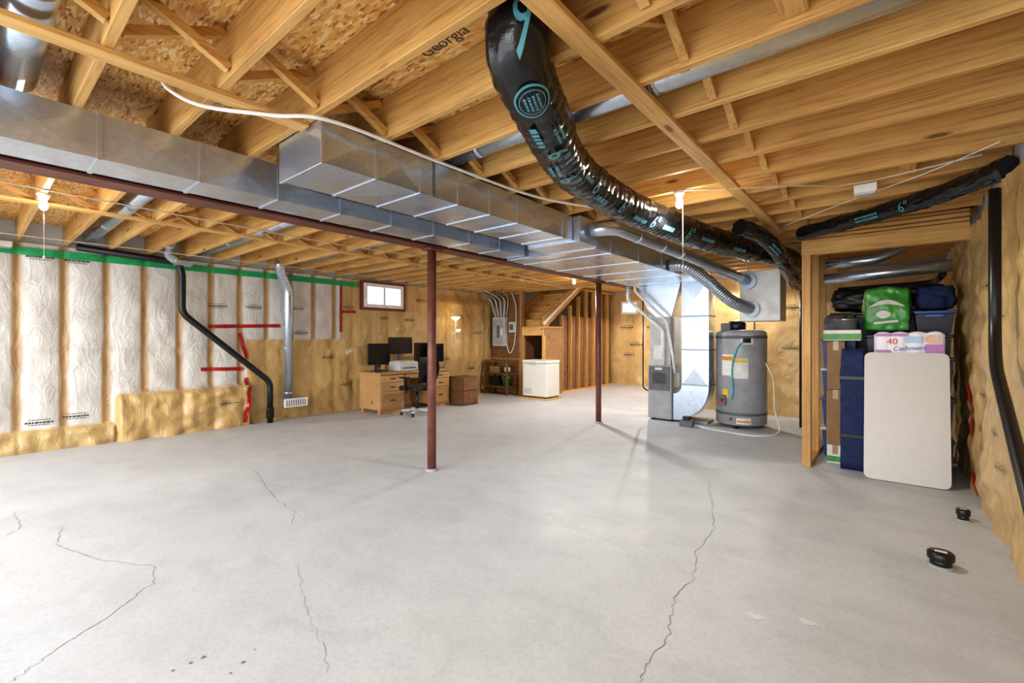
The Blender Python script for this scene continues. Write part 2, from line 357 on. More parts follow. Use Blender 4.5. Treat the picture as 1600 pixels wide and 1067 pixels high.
wtape(wl,PL,wall_left_fn,'green_tape',GRN,[(-3,2.40),(4.90,2.40)],.09,.022)
def S(u,v): p=at(u,v,x=XL+.06); return (p.y,p.z)
for a in ([(325,510),(437,509)],[(374,520),(385,560)],[(313,577),(380,576)],[(384,590),(382,625),(376,658)],[(532,440),(532,520)],[(531,487),(556,487)]):
    wtape(wl,PL,wall_left_fn,'red_tape',RED,[S(*q) for q in a],.055,.012)
wprint(wl,PL,wall_left_fn,[S(u,v) for u,v in ((338,478),(396,480),(462,482),(62,402),(120,408),(60,660),(545,480),(512,558),(470,520),(600,497),(640,500),(350,628),(690,560),(735,575),(118,650),(540,600),(655,470),(740,520))],1.15,1)
frn=plain_poly_fn(21,.05)
wr=make_wall('wall_right',frn,-1.5,9.2,0,2.36,PR,.03,.04,(XR,.85,-1.5,9.4,0,ZS))
wtape(wr,PR,frn,'red_tape',RED,[(5.75,1.15),(5.6,.6),(5.62,.2),(5.5,.02)],.06,.012)
wprint(wr,PR,frn,[(5.35,.62),(5.1,.50),(4.6,.7),(5.2,1.35),(5.3,.9),(4.7,1.05),(4.45,.48),(4.35,1.5),(4.9,1.75)],.9,-1)
tag(MB().box(-7.99,-6.97,YB,YB+.12,0,ZS).build('wall_back',PLYM),kind='structure')
PBR=lambda s,z,d:Vector((s,9.2-d,z)); fbr=plain_poly_fn(61,.05)
wbr=make_wall('wall_back_right',fbr,-3.3,XR,0,2.5,PBR,.05,.05,(-3.5,.63,9.2,9.4,0,ZS)); wprint(wbr,PBR,fbr,[(-1.35,1.9),(-1.3,1.2),(-.2,1.7)],1.3)
PF=lambda s,z,d:Vector((s,YF-d,z)); ff=plain_poly_fn(81,.03)
wf=make_wall('wall_far',ff,-8.0,-3.3,0,2.7,PF,.06,.06,(-8.2,-3.3,YF,YF+.2,0,ZS)); wprint(wf,PF,ff,[(-6,1.7),(-5.7,1.2),(-5.2,1.7),(-5.9,.9)],1.8)
tag(MB().box(-3.5,-3.3,9.4,YF,0,ZS).build('wall_passage',PLYM),kind='structure')
# windows
wn=tag(MB().box(-7.99,-7.87,4.98,5.06,1.98,2.46,.008).box(-7.99,-7.87,5.84,5.92,1.98,2.46,.008).box(-7.99,-7.87,5.06,5.84,1.98,2.05,.008).box(-7.99,-7.87,5.06,5.84,2.39,2.46,.008).box(-7.94,-7.88,5.43,5.475,2.05,2.39,.006).build('window_1',WHT),kind='structure')
for a,b in ((5.06,5.43),(5.475,5.84)): MB().box(-7.925,-7.91,a,b,2.05,2.39).build('window_pane',DAY,wn)
for y0,y1,z0,z1 in ((4.93,4.98,1.93,2.50),(5.92,5.97,1.93,2.50),(4.98,5.92,1.93,1.98),(4.98,5.92,2.46,2.50)): MB().box(-7.99,-7.885,y0,y1,z0,z1).build('red_tape',REDB,wn)
w2=tag(MB().box(-6.12,-6.06,12.42,12.58,2.08,2.46,.006).box(-5.66,-5.60,12.42,12.58,2.08,2.46,.006).box(-6.06,-5.66,12.42,12.58,2.08,2.14,.006).box(-6.06,-5.66,12.42,12.58,2.40,2.46,.006).build('window_2',WHT),kind='structure')
MB().box(-6.06,-5.66,12.43,12.45,2.14,2.40).build('window_pane',DAY,w2)
# ------------------------------------------------------------------ joists, straps, bridging
JY=[1.18+.406*k for k in range(-4,20)]
jr=MB().box(-3.70,XR-.005,JY[0]-.02,JY[0]+.02,ZJ,ZS-.002,.003,1).build('ceiling_joist',PX)
jl=MB().box(-7.995,-3.55,JY[0]+.022,JY[0]+.062,ZJ,ZS-.002,.003,1).build('ceiling_joist',PX)
for i,y in enumerate(JY):
    for o,x,b,bay in ((jr,(-3.70+XR-.005)/2,y,'near side of the steel beam'),(jl,(-7.995-3.55)/2,y+.042,'far side of the steel beam')):
        c=o if i==0 else o.copy()
        if i: col.objects.link(c)
        c.location=(x,b,ZJ); tag(c,f'pine joist, {ORD[i]} from the viewer, {bay}','joist','pine joists of the near bay' if o is jr else 'pine joists of the far bay')
def strap(x0,x1,y0,y1,label): tag(MB().box(x0,x1,y0,y1,ZJ-.024,ZJ,.002,1).build('strapping_board',PY),label,'board')
strap(-.965,-.875,-.6,5.66,'long pine strapping board under joists beside the black flexible duct')
strap(-2.50,-2.41,-.6,1.19,'short pine strapping board ending at the end cap of the smaller metal duct')
strap(-5.62,-5.53,-.6,8.5,'pine strapping board under the far bay joists beyond the steel beam')
def bridging(x,ks,rowname,off,first=None):
    n=0
    for k in ks:
        y0=JY[k]+.02+off; y1=JY[k+1]-.02+off
        if first is None:
            first=E('bridging',(x,y0,ZJ),'','bridging')
            for sx,a,b in ((-.028,ZJ+.03,ZS-.03),(.028,ZS-.03,ZJ+.03)):
                MB().bar((x+sx,y0+.004,a),(x+sx,y1-.004,b),.038,.038).build('strut',PY,first)
            c=first
        else: c=dup(first,(x,y0,ZJ))
        tag(c,f'crossed pine bridging struts, {ORD[n]} gap from viewer, {rowname}','bridging','bridging '+rowname); n+=1
    return first
b0=bridging(-2.28,range(1,11),'row above smaller metal duct',0)
bridging(-.70,range(4,16),'row right of long strapping board',0,b0)
bridging(-5.72,range(1,19),'row beyond the steel beam',.042,b0)
for k,x,lab in ((5,-.27,'short pine blocking board hung between joists at the top right'),(11,.1,'short pine blocking board between joists over the storage alcove')):
    tag(MB().box(x-.045,x+.045,JY[k]+.021,JY[k+1]-.021,ZJ+.03,ZJ+.21,.003,1).build('blocking_board',PY),lab,'board')
# steel beam and posts
bmz=(2.28,2.50)
tag(MB().box(-3.72,-3.54,-1.0,8.7,bmz[0],bmz[0]+.016).box(-3.72,-3.54,-1.0,8.7,bmz[1]-.014,bmz[1]+.019).box(-3.636,-3.624,-1.0,8.7,bmz[0]+.013,bmz[1]-.013).build('steel_beam',BEAM),'long red-brown steel I-beam carried on the two posts','beam')
def post(x,y,label):
    e=E('steel_post',(x,y,0),label,'post','steel posts')
    MB().cyl((x,y,.008),(x,y,2.262),.045).build('shaft',POSTM,e)
    MB().box(x-.075,x+.075,y-.075,y+.075,2.262,2.279,.003).build('top_plate',POSTM,e)
    MB().lathe([(.066,0),(.058,.012),(.047,.022)],(x,y,0)).build('base_plate',GROUT,e)
post(-3.63,3.08,'nearer red-brown steel post standing on the open concrete floor')
post(-3.63,6.57,'farther red-brown steel post standing left of the furnace')
# ------------------------------------------------------------------ ducts
def duct(name,label,x0,x1,y0,y1,z0,z1,seams):
    e=E(name,((x0+x1)/2,y0,z0),label,'duct')
    ys=[y0]+[y for y in seams]+[y1]
    m=MB(); bm=m.bm
    # each sheet section is cross-broken: its faces rise to a shallow point in the middle
    for a,b in zip(ys,ys[1:]):
        c=[[bm.verts.new((x,y,z)) for x,z in ((x0,z0),(x1,z0),(x1,z1),(x0,z1))] for y in (a,b)]
        for i in range(4):
            q=[c[0][i],c[0][(i+1)%4],c[1][(i+1)%4],c[1][i]]; ctr=sum((v.co for v in q),Vector())/4
            nn=Vector(((0,-1),(1,0),(0,1),(-1,0))[i]); ctr+=Vector((nn.x,0,nn.y))*RN.uniform(.004,.010); cv=bm.verts.new(ctr)
            for k in range(4): bm.faces.new((q[k],q[(k+1)%4],cv))
    for y in (y0,y1): bm.faces.new([bm.verts.new((x,y,z)) for x,z in ((x0,z0),(x1,z0),(x1,z1),(x0,z1))])
    m.build('duct_body',GALV,e)
    for y in seams:
        t=.006; MB().box(x0-t,x1+t,y-.010,y+.010,z0-t,min(z1+t,ZJ-.001)).build('slip_joint',GALV,e)
    return e
dA=duct('trunk_duct','long main metal trunk duct running beside the steel beam',-3.45,-3.15,-1.0,4.02,2.285,2.519,[-.45+.45*k for k in range(10)])
dB=duct('branch_trunk_duct','smaller metal trunk duct with capped near end beside the white pipe',-2.80,-2.32,1.22,3.69,2.29,2.519,[1.55+.33*k for k in range(7)])
MB().box(-2.81,-2.31,1.205,1.225,2.28,2.519,.003).build('end_cap',GALV,dB)
for y in (JY[6]-.01,JY[9]-.01):
    for x in (-2.812,-2.318): MB().box(x-.003,x+.003,y-.012,y+.012,2.29,2.62).build('hanging_strap',GALVD,dB)
dC=duct('plenum_duct','wide flat metal plenum duct leading back over the furnace',-3.45,-2.28,4.06,7.85,2.265,2.519,[4.4,5.1,5.8,6.5,7.2])
MB().box(-2.86,-2.24,3.70,4.058,2.27,2.519,.006,1).build('transition_box',GALV,dC)
tag(MB().box(-3.13,-2.83,1.5,3.68,2.40,2.43).build('hanger_plate',GALVD),'dark metal plate bridging the gap between the two trunk ducts','plate')
def branch(y,x0,x1,label,r=.065,z=2.63):
    e=E('branch_pipe',((x0+x1)/2,y,z-r),label,'duct','round metal branch pipes in joist gaps')
    MB().cyl((x0,y,z),(x1,y,z),r,None,20).build('pipe_body',GALV,e)
    for k in range(1,int((x1-x0)/1.2)+1): MB().cyl((x0+1.2*k-.02,y,z),(x0+1.2*k+.02,y,z),r+.005,None,20).build('crimp_joint',GALV,e)
branch(JY[6]+.2,-3.3,.45,'round metal branch pipe between joists above the black flexible duct')
branch(JY[1]+.2,-3.3,-2.35,'round metal branch pipe between joists above the trunk duct at top left',.075,2.64)
branch(JY[3]+.245,-7.85,-3.75,'round metal branch pipe between far bay joists nearest the viewer')
branch(JY[6]+.245,-7.85,-3.75,'round metal branch pipe between far bay joists above the black drain')
branch(JY[9]+.245,-7.75,-3.75,'round metal branch pipe between far bay joists feeding the wall duct')
branch(JY[12]+.245,-7.75,-3.75,'round metal branch pipe between far bay joists above the window')
# flexible black ducts
def flexduct(name,pts,r,label,step=.016,corr=.07,amp=.016,mat=None,wr=.009):
    mat=mat or FLEXM; P=resample(catmull(pts,14),step); m=MB()
    m.sweep(P,lambda a,t:r*(1+amp*math.sin(2*PI*a/corr+2.0*nz(math.cos(t)*1.5,math.sin(t)*1.5,a*3)))+wr*nz(math.cos(t)*2,math.sin(t)*2,a*6)+wr*.8*nz(math.cos(t)*5,math.sin(t)*5,a*16)-wr*.9*abs(nz(math.cos(t)*3+9,math.sin(t)*3,a*9)),36)
    fr=m.fr; e=E(name,P[len(P)//2],label,'duct'); m.build('duct_sleeve',mat,e); return e,fr
def wrap(fr,r,me,s0,da,e,mat,name,rot=0):
    stp=fr[1][3]-fr[0][3]; i0=min(len(fr)-1,int(s0/stp)); q0=Vector((0,0,H))-fr[i0][0]; a0=math.atan2(q0.dot(fr[i0][2]),q0.dot(fr[i0][1]))
    def loc(x,y):
        a=max(0,min(fr[-1][3]-1e-4,s0+x)); i=max(0,min(len(fr)-2,int(a/stp)))
        t=(a-fr[i][3])/max(1e-6,fr[i+1][3]-fr[i][3]); p=fr[i][0].lerp(fr[i+1][0],t); n=fr[i][1].lerp(fr[i+1][1],t); b=fr[i][2].lerp(fr[i+1][2],t)
        th=a0+da-y/r
        return p+(n*math.cos(th)+b*math.sin(th))*(r*1.03+.007)
    for v in me.vertices:
        x,y=v.co.x,v.co.y
        if rot: x,y=x*math.cos(rot)-y*math.sin(rot),x*math.sin(rot)+y*math.cos(rot)
        v.co=loc(x,y)
    return link(name,me,mat,e)
def dashes(Wd,rows,h):
    vs=[];fs=[]
    for r in range(rows):
        x=-Wd/2; y=(r-(rows-1)/2)*h*1.9
        while x<Wd/2:
            l=RN.uniform(.4,1.3)*h; i=len(vs); vs+=[(x,y-h/2,0),(x+l,y-h/2,0),(x+l,y+h/2,0),(x,y+h/2,0)]; fs.append((i,i+1,i+2,i+3)); x+=l+.35*h
    me=bpy.data.meshes.new('d'); me.from_pydata(vs,[],fs); return me
def ring(R0,R1,n=48):
    vs=[];fs=[]
    for k in range(n):
        t=2*PI*k/n; vs+=[(R0*math.cos(t),R0*math.sin(t),0),(R1*math.cos(t),R1*math.sin(t),0)]
    for k in range(n):
        a=2*k;b=2*((k+1)%n); fs.append((a,a+1,b+1,b))
    me=bpy.data.meshes.new('r'); me.from_pydata(vs,[],fs); return me
fx,fr=flexduct('flexible_duct',[(-1.10,1.375,2.75),(-1.10,1.375,2.60),(-1.13,1.41,2.45),(-1.27,1.79,2.385),(-1.47,2.37,2.37),(-1.54,3.3,2.36),(-1.44,4.5,2.36),(-1.25,5.5,2.36),(-1.0,6.5,2.36),(-.96,7.3,2.30)],.125,'thick black flexible duct with blue print snaking down from the joists')
wrap(fr,.125,textmesh('9',.15),.24,-.05,fx,CYAN,'printed_lettering',PI/2)
wrap(fr,.125,ring(.064,.071),.40,.05,fx,CYAN,'printed_emblem'); wrap(fr,.125,ring(.050,.053),.40,.05,fx,CYAN,'printed_emblem'); wrap(fr,.125,dashes(.06,4,.009),.40,.05,fx,CYAN,'printed_lettering')
for s,a,wd,rows,h in ((.62,.5,.16,1,.030),(.66,-.25,.12,2,.013),(.98,.5,.12,2,.018),(1.30,-.2,.14,1,.022),(1.62,.3,.18,1,.034),(2.25,.3,.2,1,.028),(2.75,.2,.2,1,.034),(3.5,.1,.25,1,.028),(4.2,.2,.25,1,.032)):
    wrap(fr,.125,dashes(wd,rows,h),s,a,fx,CYAN,'printed_lettering')
for s,a in ((.82,.1),(1.15,.35),(1.48,-.1),(1.95,.1),(2.5,.2),(3.15,.1)): wrap(fr,.125,textmesh('6"',.14),s,a,fx,CYAN,'printed_lettering',0)
f2,fr2=flexduct('flexible_duct',[(-.70,5.50,2.435),(-.4,5.30,2.435),(0,4.98,2.437),(.35,4.62,2.442),(.585,4.22,2.442)],.07,'thin black flexible duct crossing under the joists above the storage alcove')
wrap(fr2,.07,textmesh('6"',.10),1.05,.1,f2,CYAN,'printed_lettering'); wrap(fr2,.07,dashes(.2,2,.014),.72,.1,f2,CYAN,'printed_lettering')
f3,fr3=flexduct('flexible_duct',[(-1.10,4.72,2.42),(-.98,5.1,2.38),(-.90,5.5,2.26),(-.90,6.2,2.12),(-.92,6.9,2.05)],.075,'black flexible duct drooping below the thick one toward the white ventilator')
wrap(fr3,.075,dashes(.2,2,.016),.6,.1,f3,CYAN,'printed_lettering')
gp=E('metal_pipe',(-1.8,5.2,2.3),'round metal pipe angling from the plenum elbow to the white ventilator','duct')
MB().sweep(fillet([(-2.235,3.88,2.40),(-2.03,3.98,2.42),(-1.82,5.6,2.33),(-1.62,6.55,2.21),(-1.52,6.90,2.16)],.12,8),.065,20).build('pipe_body',GALV,gp)
for t in (.25,.55,.8):
    a=Vector((-2.03,3.98,2.42)); b=Vector((-1.82,5.6,2.33)); p=a.lerp(b,t); d=(b-a).normalized(); MB().cyl(p-d*.02,p+d*.02,.071,None,20).build('crimp_joint',GALV,gp)
flexduct('flexible_duct',[(-2.27,6.05,2.34),(-2.10,6.10,2.32),(-1.90,6.33,2.16),(-1.66,6.62,1.88),(-1.48,6.89,1.77)],.078,'corrugated silver flexible duct curving into lower port of white ventilator',.008,.032,.065,ALU,.002)
# ventilator
hv=E('ventilator',(-1.37,7.15,1.62),'white wall-hung ventilator box with two round ports above the water heater','ventilator')
MB().box(-1.62,-1.12,6.95,7.4,1.60,2.30,.012).build('cabinet',WHT,hv)
for x,z in ((-1.51,2.15),(-1.47,1.76)): MB().cyl((x,6.90,z),(x,6.955,z),.11,None,28).build('port_collar',GALVD,hv)
MB().box(-1.27,-1.15,6.942,6.952,1.68,1.80).build('sticker',PLATE,hv)
for sx in (-1.55,-1.17): MB().box(sx-.01,sx+.01,7.1,7.13,2.30,2.52).build('hanging_strap',GALV,hv)
# furnace
fu=E('furnace',(-2.95,7.67,0),'grey floor-standing furnace with coil box and metal duct rising above','furnace')
MB().box(-3.15,-2.75,7.4,7.95,.03,.92,.012).build('cabinet',GREY,fu)
MB().box(-3.13,-2.77,7.388,7.402,.50,.90,.006).build('upper_door',DGREY,fu); MB().box(-3.13,-2.77,7.388,7.402,.06,.48,.006).build('lower_door',GREY,fu)
for k in range(6): MB().box(-3.06,-2.84,7.380,7.390,.62+.03*k,.635+.03*k).build('louvre',BLK,fu)
MB().box(-3.02,-2.9,7.38,7.389,.84,.88).build('badge',PLATE,fu); MB().box(-2.752,-2.742,7.55,7.75,.55,.78).build('sticker',PLATE,fu)
MB().box(-3.13,-2.77,7.42,7.93,.92,1.72,.008).build('coil_box',LGREY,fu)
MB().box(-3.05,-2.85,7.41,7.422,1.02,1.25).build('coil_sticker',PLATE,fu)
MB().prism([(-3.13,7.45,1.72),(-2.77,7.45,1.72),(-2.62,7.45,2.26),(-3.35,7.45,2.26)],(0,.45,0)).build('supply_plenum',GALV,fu)
for x in (-3.12,-2.82): MB().box(x,x+.06,7.45,7.9,0,.03).build('foot',BLK,fu)
rd=E('return_duct',(-2.35,7.65,0),'tall metal return duct with curved boot standing right of the furnace','duct')
m=MB(); b_=m.bm
for z0,z1 in ((.60,1.18),(1.18,1.72),(1.72,2.262)):
    c=[[b_.verts.new((x,y,z)) for x,y in ((-2.60,7.45),(-2.18,7.45),(-2.18,7.80),(-2.60,7.80))] for z in (z0,z1)]
    for i in range(4):
        q=[c[0][i],c[0][(i+1)%4],c[1][(i+1)%4],c[1][i]]; ctr=sum((v.co for v in q),Vector())/4+Vector(((0,-1,0),(1,0,0),(0,1,0),(-1,0,0))[i])*.012; cv=b_.verts.new(ctr)
        for k in range(4): b_.faces.new((q[k],q[(k+1)%4],cv))
m.build('duct_body',GALV,rd)
m=MB(); pts=[(-2.60,7.45,.60)]
for k in range(9):
    t=PI/2*k/8; pts.append((-2.74+.14*math.cos(t),7.45,.60-.14*math.sin(t)))
for k in range(13):
    t=PI/2*(12-k)/12; pts.append((-2.74+.56*math.cos(t),7.45,.60-.57*math.sin(t)))
m.prism(pts,(0,.35,0)).build('curved_boot',GALV,rd)
for z in (.62,1.18,1.72): MB().box(-2.608,-2.172,7.440,7.808,z-.012,z+.012).build('slip_joint',GALVD,rd)
MB().box(-2.58,-2.2,7.46,7.79,.0,.05).build('boot_foot',GALVD,rd)
pipe('vent_pipe',[(-3.46,7.30,2.25),(-3.46,7.30,2.02),(-2.86,7.32,1.50),(-2.86,7.34,.93)],.028,PVC,'white plastic vent pipe slanting down to the furnace top','pipe',None,.06)
pipe('vent_pipe',[(-3.30,7.22,2.25),(-3.30,7.22,2.16),(-2.76,7.24,1.64),(-2.70,7.32,1.1),(-2.70,7.42,.8)],.022,PVC,'thinner white plastic vent pipe beside the furnace coil box','pipe',None,.06)
pipe('gas_line',[(-3.28,7.5,2.2),(-3.28,7.5,.5),(-3.165,7.55,.45)],.012,BLK,'thin black gas pipe dropping left of the furnace','pipe')
# water heater
wx,wy=-1.79,7.77
wh=E('water_heater',(wx,wy,0),'tall grey cylindrical water heater with stickers and valves','water heater')
MB().lathe([(.34,.05),(.36,.06),(.36,1.42),(.352,1.46),(.30,1.49),(.05,1.50)],(wx,wy,0),48).build('tank_jacket',GREY,wh)
for a,b in ((.20,.24),(1.36,1.405)): MB().lathe([(.360,a),(.366,a+.006),(.366,b-.006),(.360,b)],(wx,wy,0),48).build('jacket_band',DGREY,wh)
for a in (.5,2.6,4.7): MB().cyl((wx+.28*math.cos(a),wy+.28*math.sin(a),0),(wx+.28*math.cos(a),wy+.28*math.sin(a),.06),.04).build('foot',BLK,wh)
MB().lathe([(.11,1.49),(.13,1.51),(.13,1.60),(.10,1.63),(.03,1.64)],(wx-.05,wy-.05,0)).build('blower_housing',BLK,wh)
MB().box(wx-.24,wx-.1,wy-.22,wy-.08,1.48,1.60,.01).build('control_box',DGREY,wh)
def onh(a,z,w,h,mat,name,r=.363):
    m=MB(); n=8; vs=[]
    for k in range(n+1):
        t=a+(k/n-.5)*w/r; vs.append((m.bm.verts.new((wx+r*math.cos(t),wy+r*math.sin(t),z)),m.bm.verts.new((wx+r*math.cos(t),wy+r*math.sin(t),z+h))))
    for p,q in zip(vs,vs[1:]): m.bm.faces.new((p[0],q[0],q[1],p[1]))
    m.build(name,mat,wh)
fa=math.atan2(-wy,-wx)
onh(fa+.22,1.27,.18,.14,PLATE,'badge_sticker',.3625); onh(fa+.22,1.295,.11,.09,BLK,'round_badge',.3645); onh(fa-.55,.80,.18,.32,PLATE,'sticker'); onh(fa-.55,1.03,.17,.06,ORG,'warning_sticker',.3645); onh(fa-.06,.76,.24,.30,PLATE,'sticker')
onh(fa-.06,1.0,.22,.05,YEL,'warning_sticker',.3645); onh(fa+.1,.08,.20,.09,PLATE,'lower_sticker'); onh(fa+.1,.10,.18,.03,ORG,'warning_sticker',.3645); onh(fa-.65,.45,.10,.14,YEL,'energy_sticker')
v0=Vector((wx+.36*math.cos(fa-.75),wy+.36*math.sin(fa-.75),.42)); MB().box(v0.x-.07,v0.x+.05,v0.y-.07,v0.y+.04,.34,.50,.01).build('gas_valve',DGREY,wh)
MB().cyl(v0+Vector((-.01,-.07,0)),v0+Vector((-.015,-.11,0)),.03).build('valve_knob',RED,wh)
MB().cyl((wx+.34*math.cos(fa-.4),wy+.34*math.sin(fa-.4),.14),(wx+.42*math.cos(fa-.4),wy+.42*math.sin(fa-.4),.14),.02).build('drain_tap',COPPER,wh)
th=[(wx+.385*math.cos(fa+q),wy+.385*math.sin(fa+q),z) for q,z in ((.05,1.30),(-.12,1.22),(-.26,1.05),(-.32,.85),(-.28,.6),(-.33,.45))]
pipe('water_hose',th,.011,TEAL,'turquoise hose hanging down the front of the water heater','hose',smooth=True)
pipe('copper_pipe',[(wx+.18,wy+.05,1.50),(wx+.18,wy+.05,2.1),(wx+.18,wy+.9,2.1)],.011,COPPER,'copper water pipe rising from the water heater top','pipe')
pipe('drain_hose',[(wx+.38,wy-.2,1.0),(wx+.48,wy-.22,.75),(wx+.52,wy-.35,.35),(wx+.60,wy-.5,.06),(wx+.4,wy-.75,.012),(wx-.1,wy-.72,.012),(wx-.5,wy-.55,.012)],.008,WHT,'thin white hose looping from heater side across the floor','hose',smooth=True)
pp=E('condensate_pump',(-2.42,7.15,0),'small dark pump with hoses on floor in front of return duct','pump')
MB().box(-2.52,-2.32,7.1,7.22,0,.10,.012).build('tank',DGREY,pp); MB().box(-2.47,-2.37,7.11,7.21,.10,.16,.01).build('motor',BLK,pp)
pipe('drain_pipe',[(-1.02,8.2,2.5),(-1.02,8.2,0)],.05,ABS,'black vertical drain pipe behind the water heater by the alcove post','pipe')
# ------------------------------------------------------------------ partition and storage
pf=E('partition_frame',(-.68,5.75,0),'pine partition frame with end post and header around the storage alcove','frame')
MB().box(-.72,-.64,5.70,5.79,0,2.24,.003,1).build('post',PZ,pf)
MB().box(-.725,.55,5.70,5.74,2.24,2.40,.003,1).build('header',PX,pf); MB().box(-.725,.55,5.745,5.785,2.24,2.40,.003,1).build('header',PX,pf)
MB().box(-.725,.55,5.712,5.79,2.408,2.44,.003,1).build('top_plate',PX,pf); MB().box(-.725,.55,5.685,5.79,2.448,2.48,.003,1).build('top_plate',PX,pf); MB().box(-.725,.55,5.70,5.79,2.488,2.518,.003,1).build('top_plate',PX,pf)
for y in (6.4,7.2): MB().box(-.725,-.635,y-.02,y+.02,.04,2.44,.002,1).build('stud',PZ,pf)
MB().box(-.725,-.635,5.79,9.1,2.44,2.48,.002,1).build('side_plate',PY,pf); MB().box(-.725,-.635,5.79,9.1,0,.04,.002,1).build('bottom_plate',PY,pf)
pipe('metal_pipe',[(-.60,6.55,2.06),(.5,6.55,2.12)],.062,GALV,'long round metal pipe across the storage alcove, lower one','pipe',seg=20)
pipe('metal_pipe',[(-.60,6.75,2.27),(-.1,6.72,2.27),(.1,6.8,2.40),(.12,7.2,2.44)],.062,GALV,'short elbowed metal pipe across the storage alcove, upper one','pipe',rad=.12,seg=20)
pipe('drain_pipe',[(-.55,7.75,2.03),(.3,7.75,2.05),(.44,7.6,2.06),(.46,7.0,2.08)],.035,ABS,'black drain pipe at the back of the storage alcove','pipe')
def tote(x0,x1,y0,y1,z0,z1,mat,lidm,label,grp=None):
    e=E('storage_bin',((x0+x1)/2,(y0+y1)/2,z0),label,'bin',grp); h=z1-z0; m=MB(); i=.022
    t=bmesh.new(); bmesh.ops.create_cube(t,size=1)
    for v in t.verts:
        k=i if v.co.z<0 else 0
        v.co=Vector(((x0+x1)/2+v.co.x*(x1-x0-.02-2*k),(y0+y1)/2+v.co.y*(y1-y0-.02-2*k),z0+(v.co.z+.5)*(h-.03)))
    bmesh.ops.bevel(t,geom=t.edges[:],offset=.012,segments=2,affect='EDGES'); m.add(t); m.build('tub',mat,e)
    MB().box(x0,x1,y0,y1,z1-.035,z1-.002,.008).build('lid',lidm,e)
    MB().box((x0+x1)/2-.07,(x0+x1)/2+.07,y0-.004,y0+.02,z1-.075,z1-.036,.006).build('handle',lidm,e)
z=0; nm=['bottom','second','third','top']
for k in range(4): tote(-.615,-.28,6.34,6.85,z,z+.34,BLUE,BLUE if k%2 else LGREY,f'blue lidded bin behind cardboard by alcove post, {nm[k]} of four','blue bins by the post'); z+=.34
for k,(a,b) in enumerate(((0,.40),(.40,.80),(.80,1.18))): tote(-.14,.47,5.86,6.14,a,b,DBIN,DBIN,f'dark navy bin right behind the leaning table, {["bottom","middle","top"][k]} of three','dark bins behind the table')
for k in range(4): tote(-.20,.48,6.17,6.62,.35*k,.35*k+.35,DBIN,BLK,f'black lidded bin in rear stack of alcove, {nm[k]} of four','black bins of rear stack')
tote(.19,.50,6.17,6.60,1.40,1.64,DBIN,BLUE,'dark bin with blue overhanging lid high on rear stack')
for k in range(4): tote(-.58,.0,6.95,7.4,.42*k,.42*k+.42,DBIN,DBIN,f'dark bin at the back of the alcove on left, {nm[k]} of four','dark bins at the alcove back')
for k in range(4): tote(.02,.48,6.90,7.35,.43*k,.43*k+.43,BLK,DBIN,f'black bin at the back of the alcove on right, {nm[k]} of four','black bins at the alcove back')
def sack(name,c,s,mat,label,cat,puff=.35,seed=0,amp=.07):
    t=bmesh.new(); bmesh.ops.create_cube(t,size=1); bmesh.ops.subdivide_edges(t,edges=t.edges[:],cuts=11,use_grid_fill=True)
    for v in t.verts:
        p=v.co*2; n=p.normalized(); q=p.lerp(n*1.18,puff); q+=n*amp*(nz(p.x*2.2+seed,p.y*2.2,p.z*2.2)+.6*nz(p.x*5+seed,p.y*5,p.z*5)+.35*nz(p.x*11+seed,p.y*11,p.z*11))
        v.co=Vector((q.x*s[0]/2,q.y*s[1]/2,q.z*s[2]/2))
    mz=min(v.co.z for v in t.verts)
    for v in t.verts: v.co+=Vector((c[0],c[1],c[2]-mz))
    for fc in t.faces: fc.smooth=True
    m=MB(); m.add(t); return tag(m.build(name,mat),label,cat)
sack('duffel_bag',(.36,6.38,1.640),(.28,.34,.24),NAVY,'dark navy bag slumped on top of the blue-lidded bin','bag',.45,5,.16)
sack('garbage_bag',(.26,7.12,1.722),(.42,.40,.24),BLK,'black plastic bag on bins at the back right of the alcove','bag',.5,9,.14)
sack('garbage_bag',(-.30,7.17,1.682),(.50,.40,.28),BLK,'black plastic bag on bins at the back left of the alcove','bag',.5,14,.14)
sack('cloth_bundle',(-.44,6.60,1.362),(.30,.34,.26),DGREY,'dark grey bundle on the blue bins behind the cooking pot','bundle',.5,19,.14)
def carton(x0,x1,y0,y1,z0,z1,mat,label):
    e=E('cardboard_box',((x0+x1)/2,(y0+y1)/2,z0),label,'box'); MB().box(x0,x1,y0,y1,z0,z1,.004,1).build('carton',mat,e)
    MB().box((x0+x1)/2-.025,(x0+x1)/2+.025,y0-.0015,y1+.0015,z1-.1,z1+.0015).build('packing_tape',TAPET,e); return e
c1=carton(-.53,-.38,6.05,6.30,0,.20,PLATE,'small white and green box at the bottom beside the alcove post'); MB().box(-.532,-.378,6.046,6.051,.02,.08).build('green_band',GREEN,c1)
carton(-.535,-.37,6.05,6.31,.203,.80,CARD,'tall brown cardboard box beside the alcove post, lower one'); carton(-.53,-.37,6.05,6.30,.803,1.33,CARD,'brown cardboard box beside the alcove post, upper one')
g1=E('flat_box',(-.42,6.12,1.335),'flat green and white box on top of the brown cardboard boxes','box'); MB().box(-.56,-.23,6.0,6.28,1.335,1.45,.005,1).build('carton',PLATE,g1); MB().box(-.562,-.228,5.997,6.002,1.345,1.41).build('green_band',GREEN,g1)
pt=E('cooking_pot',(-.37,6.15,1.452),'dark cooking pot with lid on the flat green box','pot')
MB().lathe([(.09,1.452),(.10,1.462),(.105,1.55),(.11,1.555)],(-.37,6.15,0)).build('pot_body',DGREY,pt); MB().lathe([(.112,1.556),(.10,1.575),(.03,1.59),(.01,1.592)],(-.37,6.15,0)).build('lid',STEEL,pt); MB().lathe([(.015,1.59),(.02,1.605),(.01,1.61)],(-.37,6.15,0)).build('knob',BLK,pt)
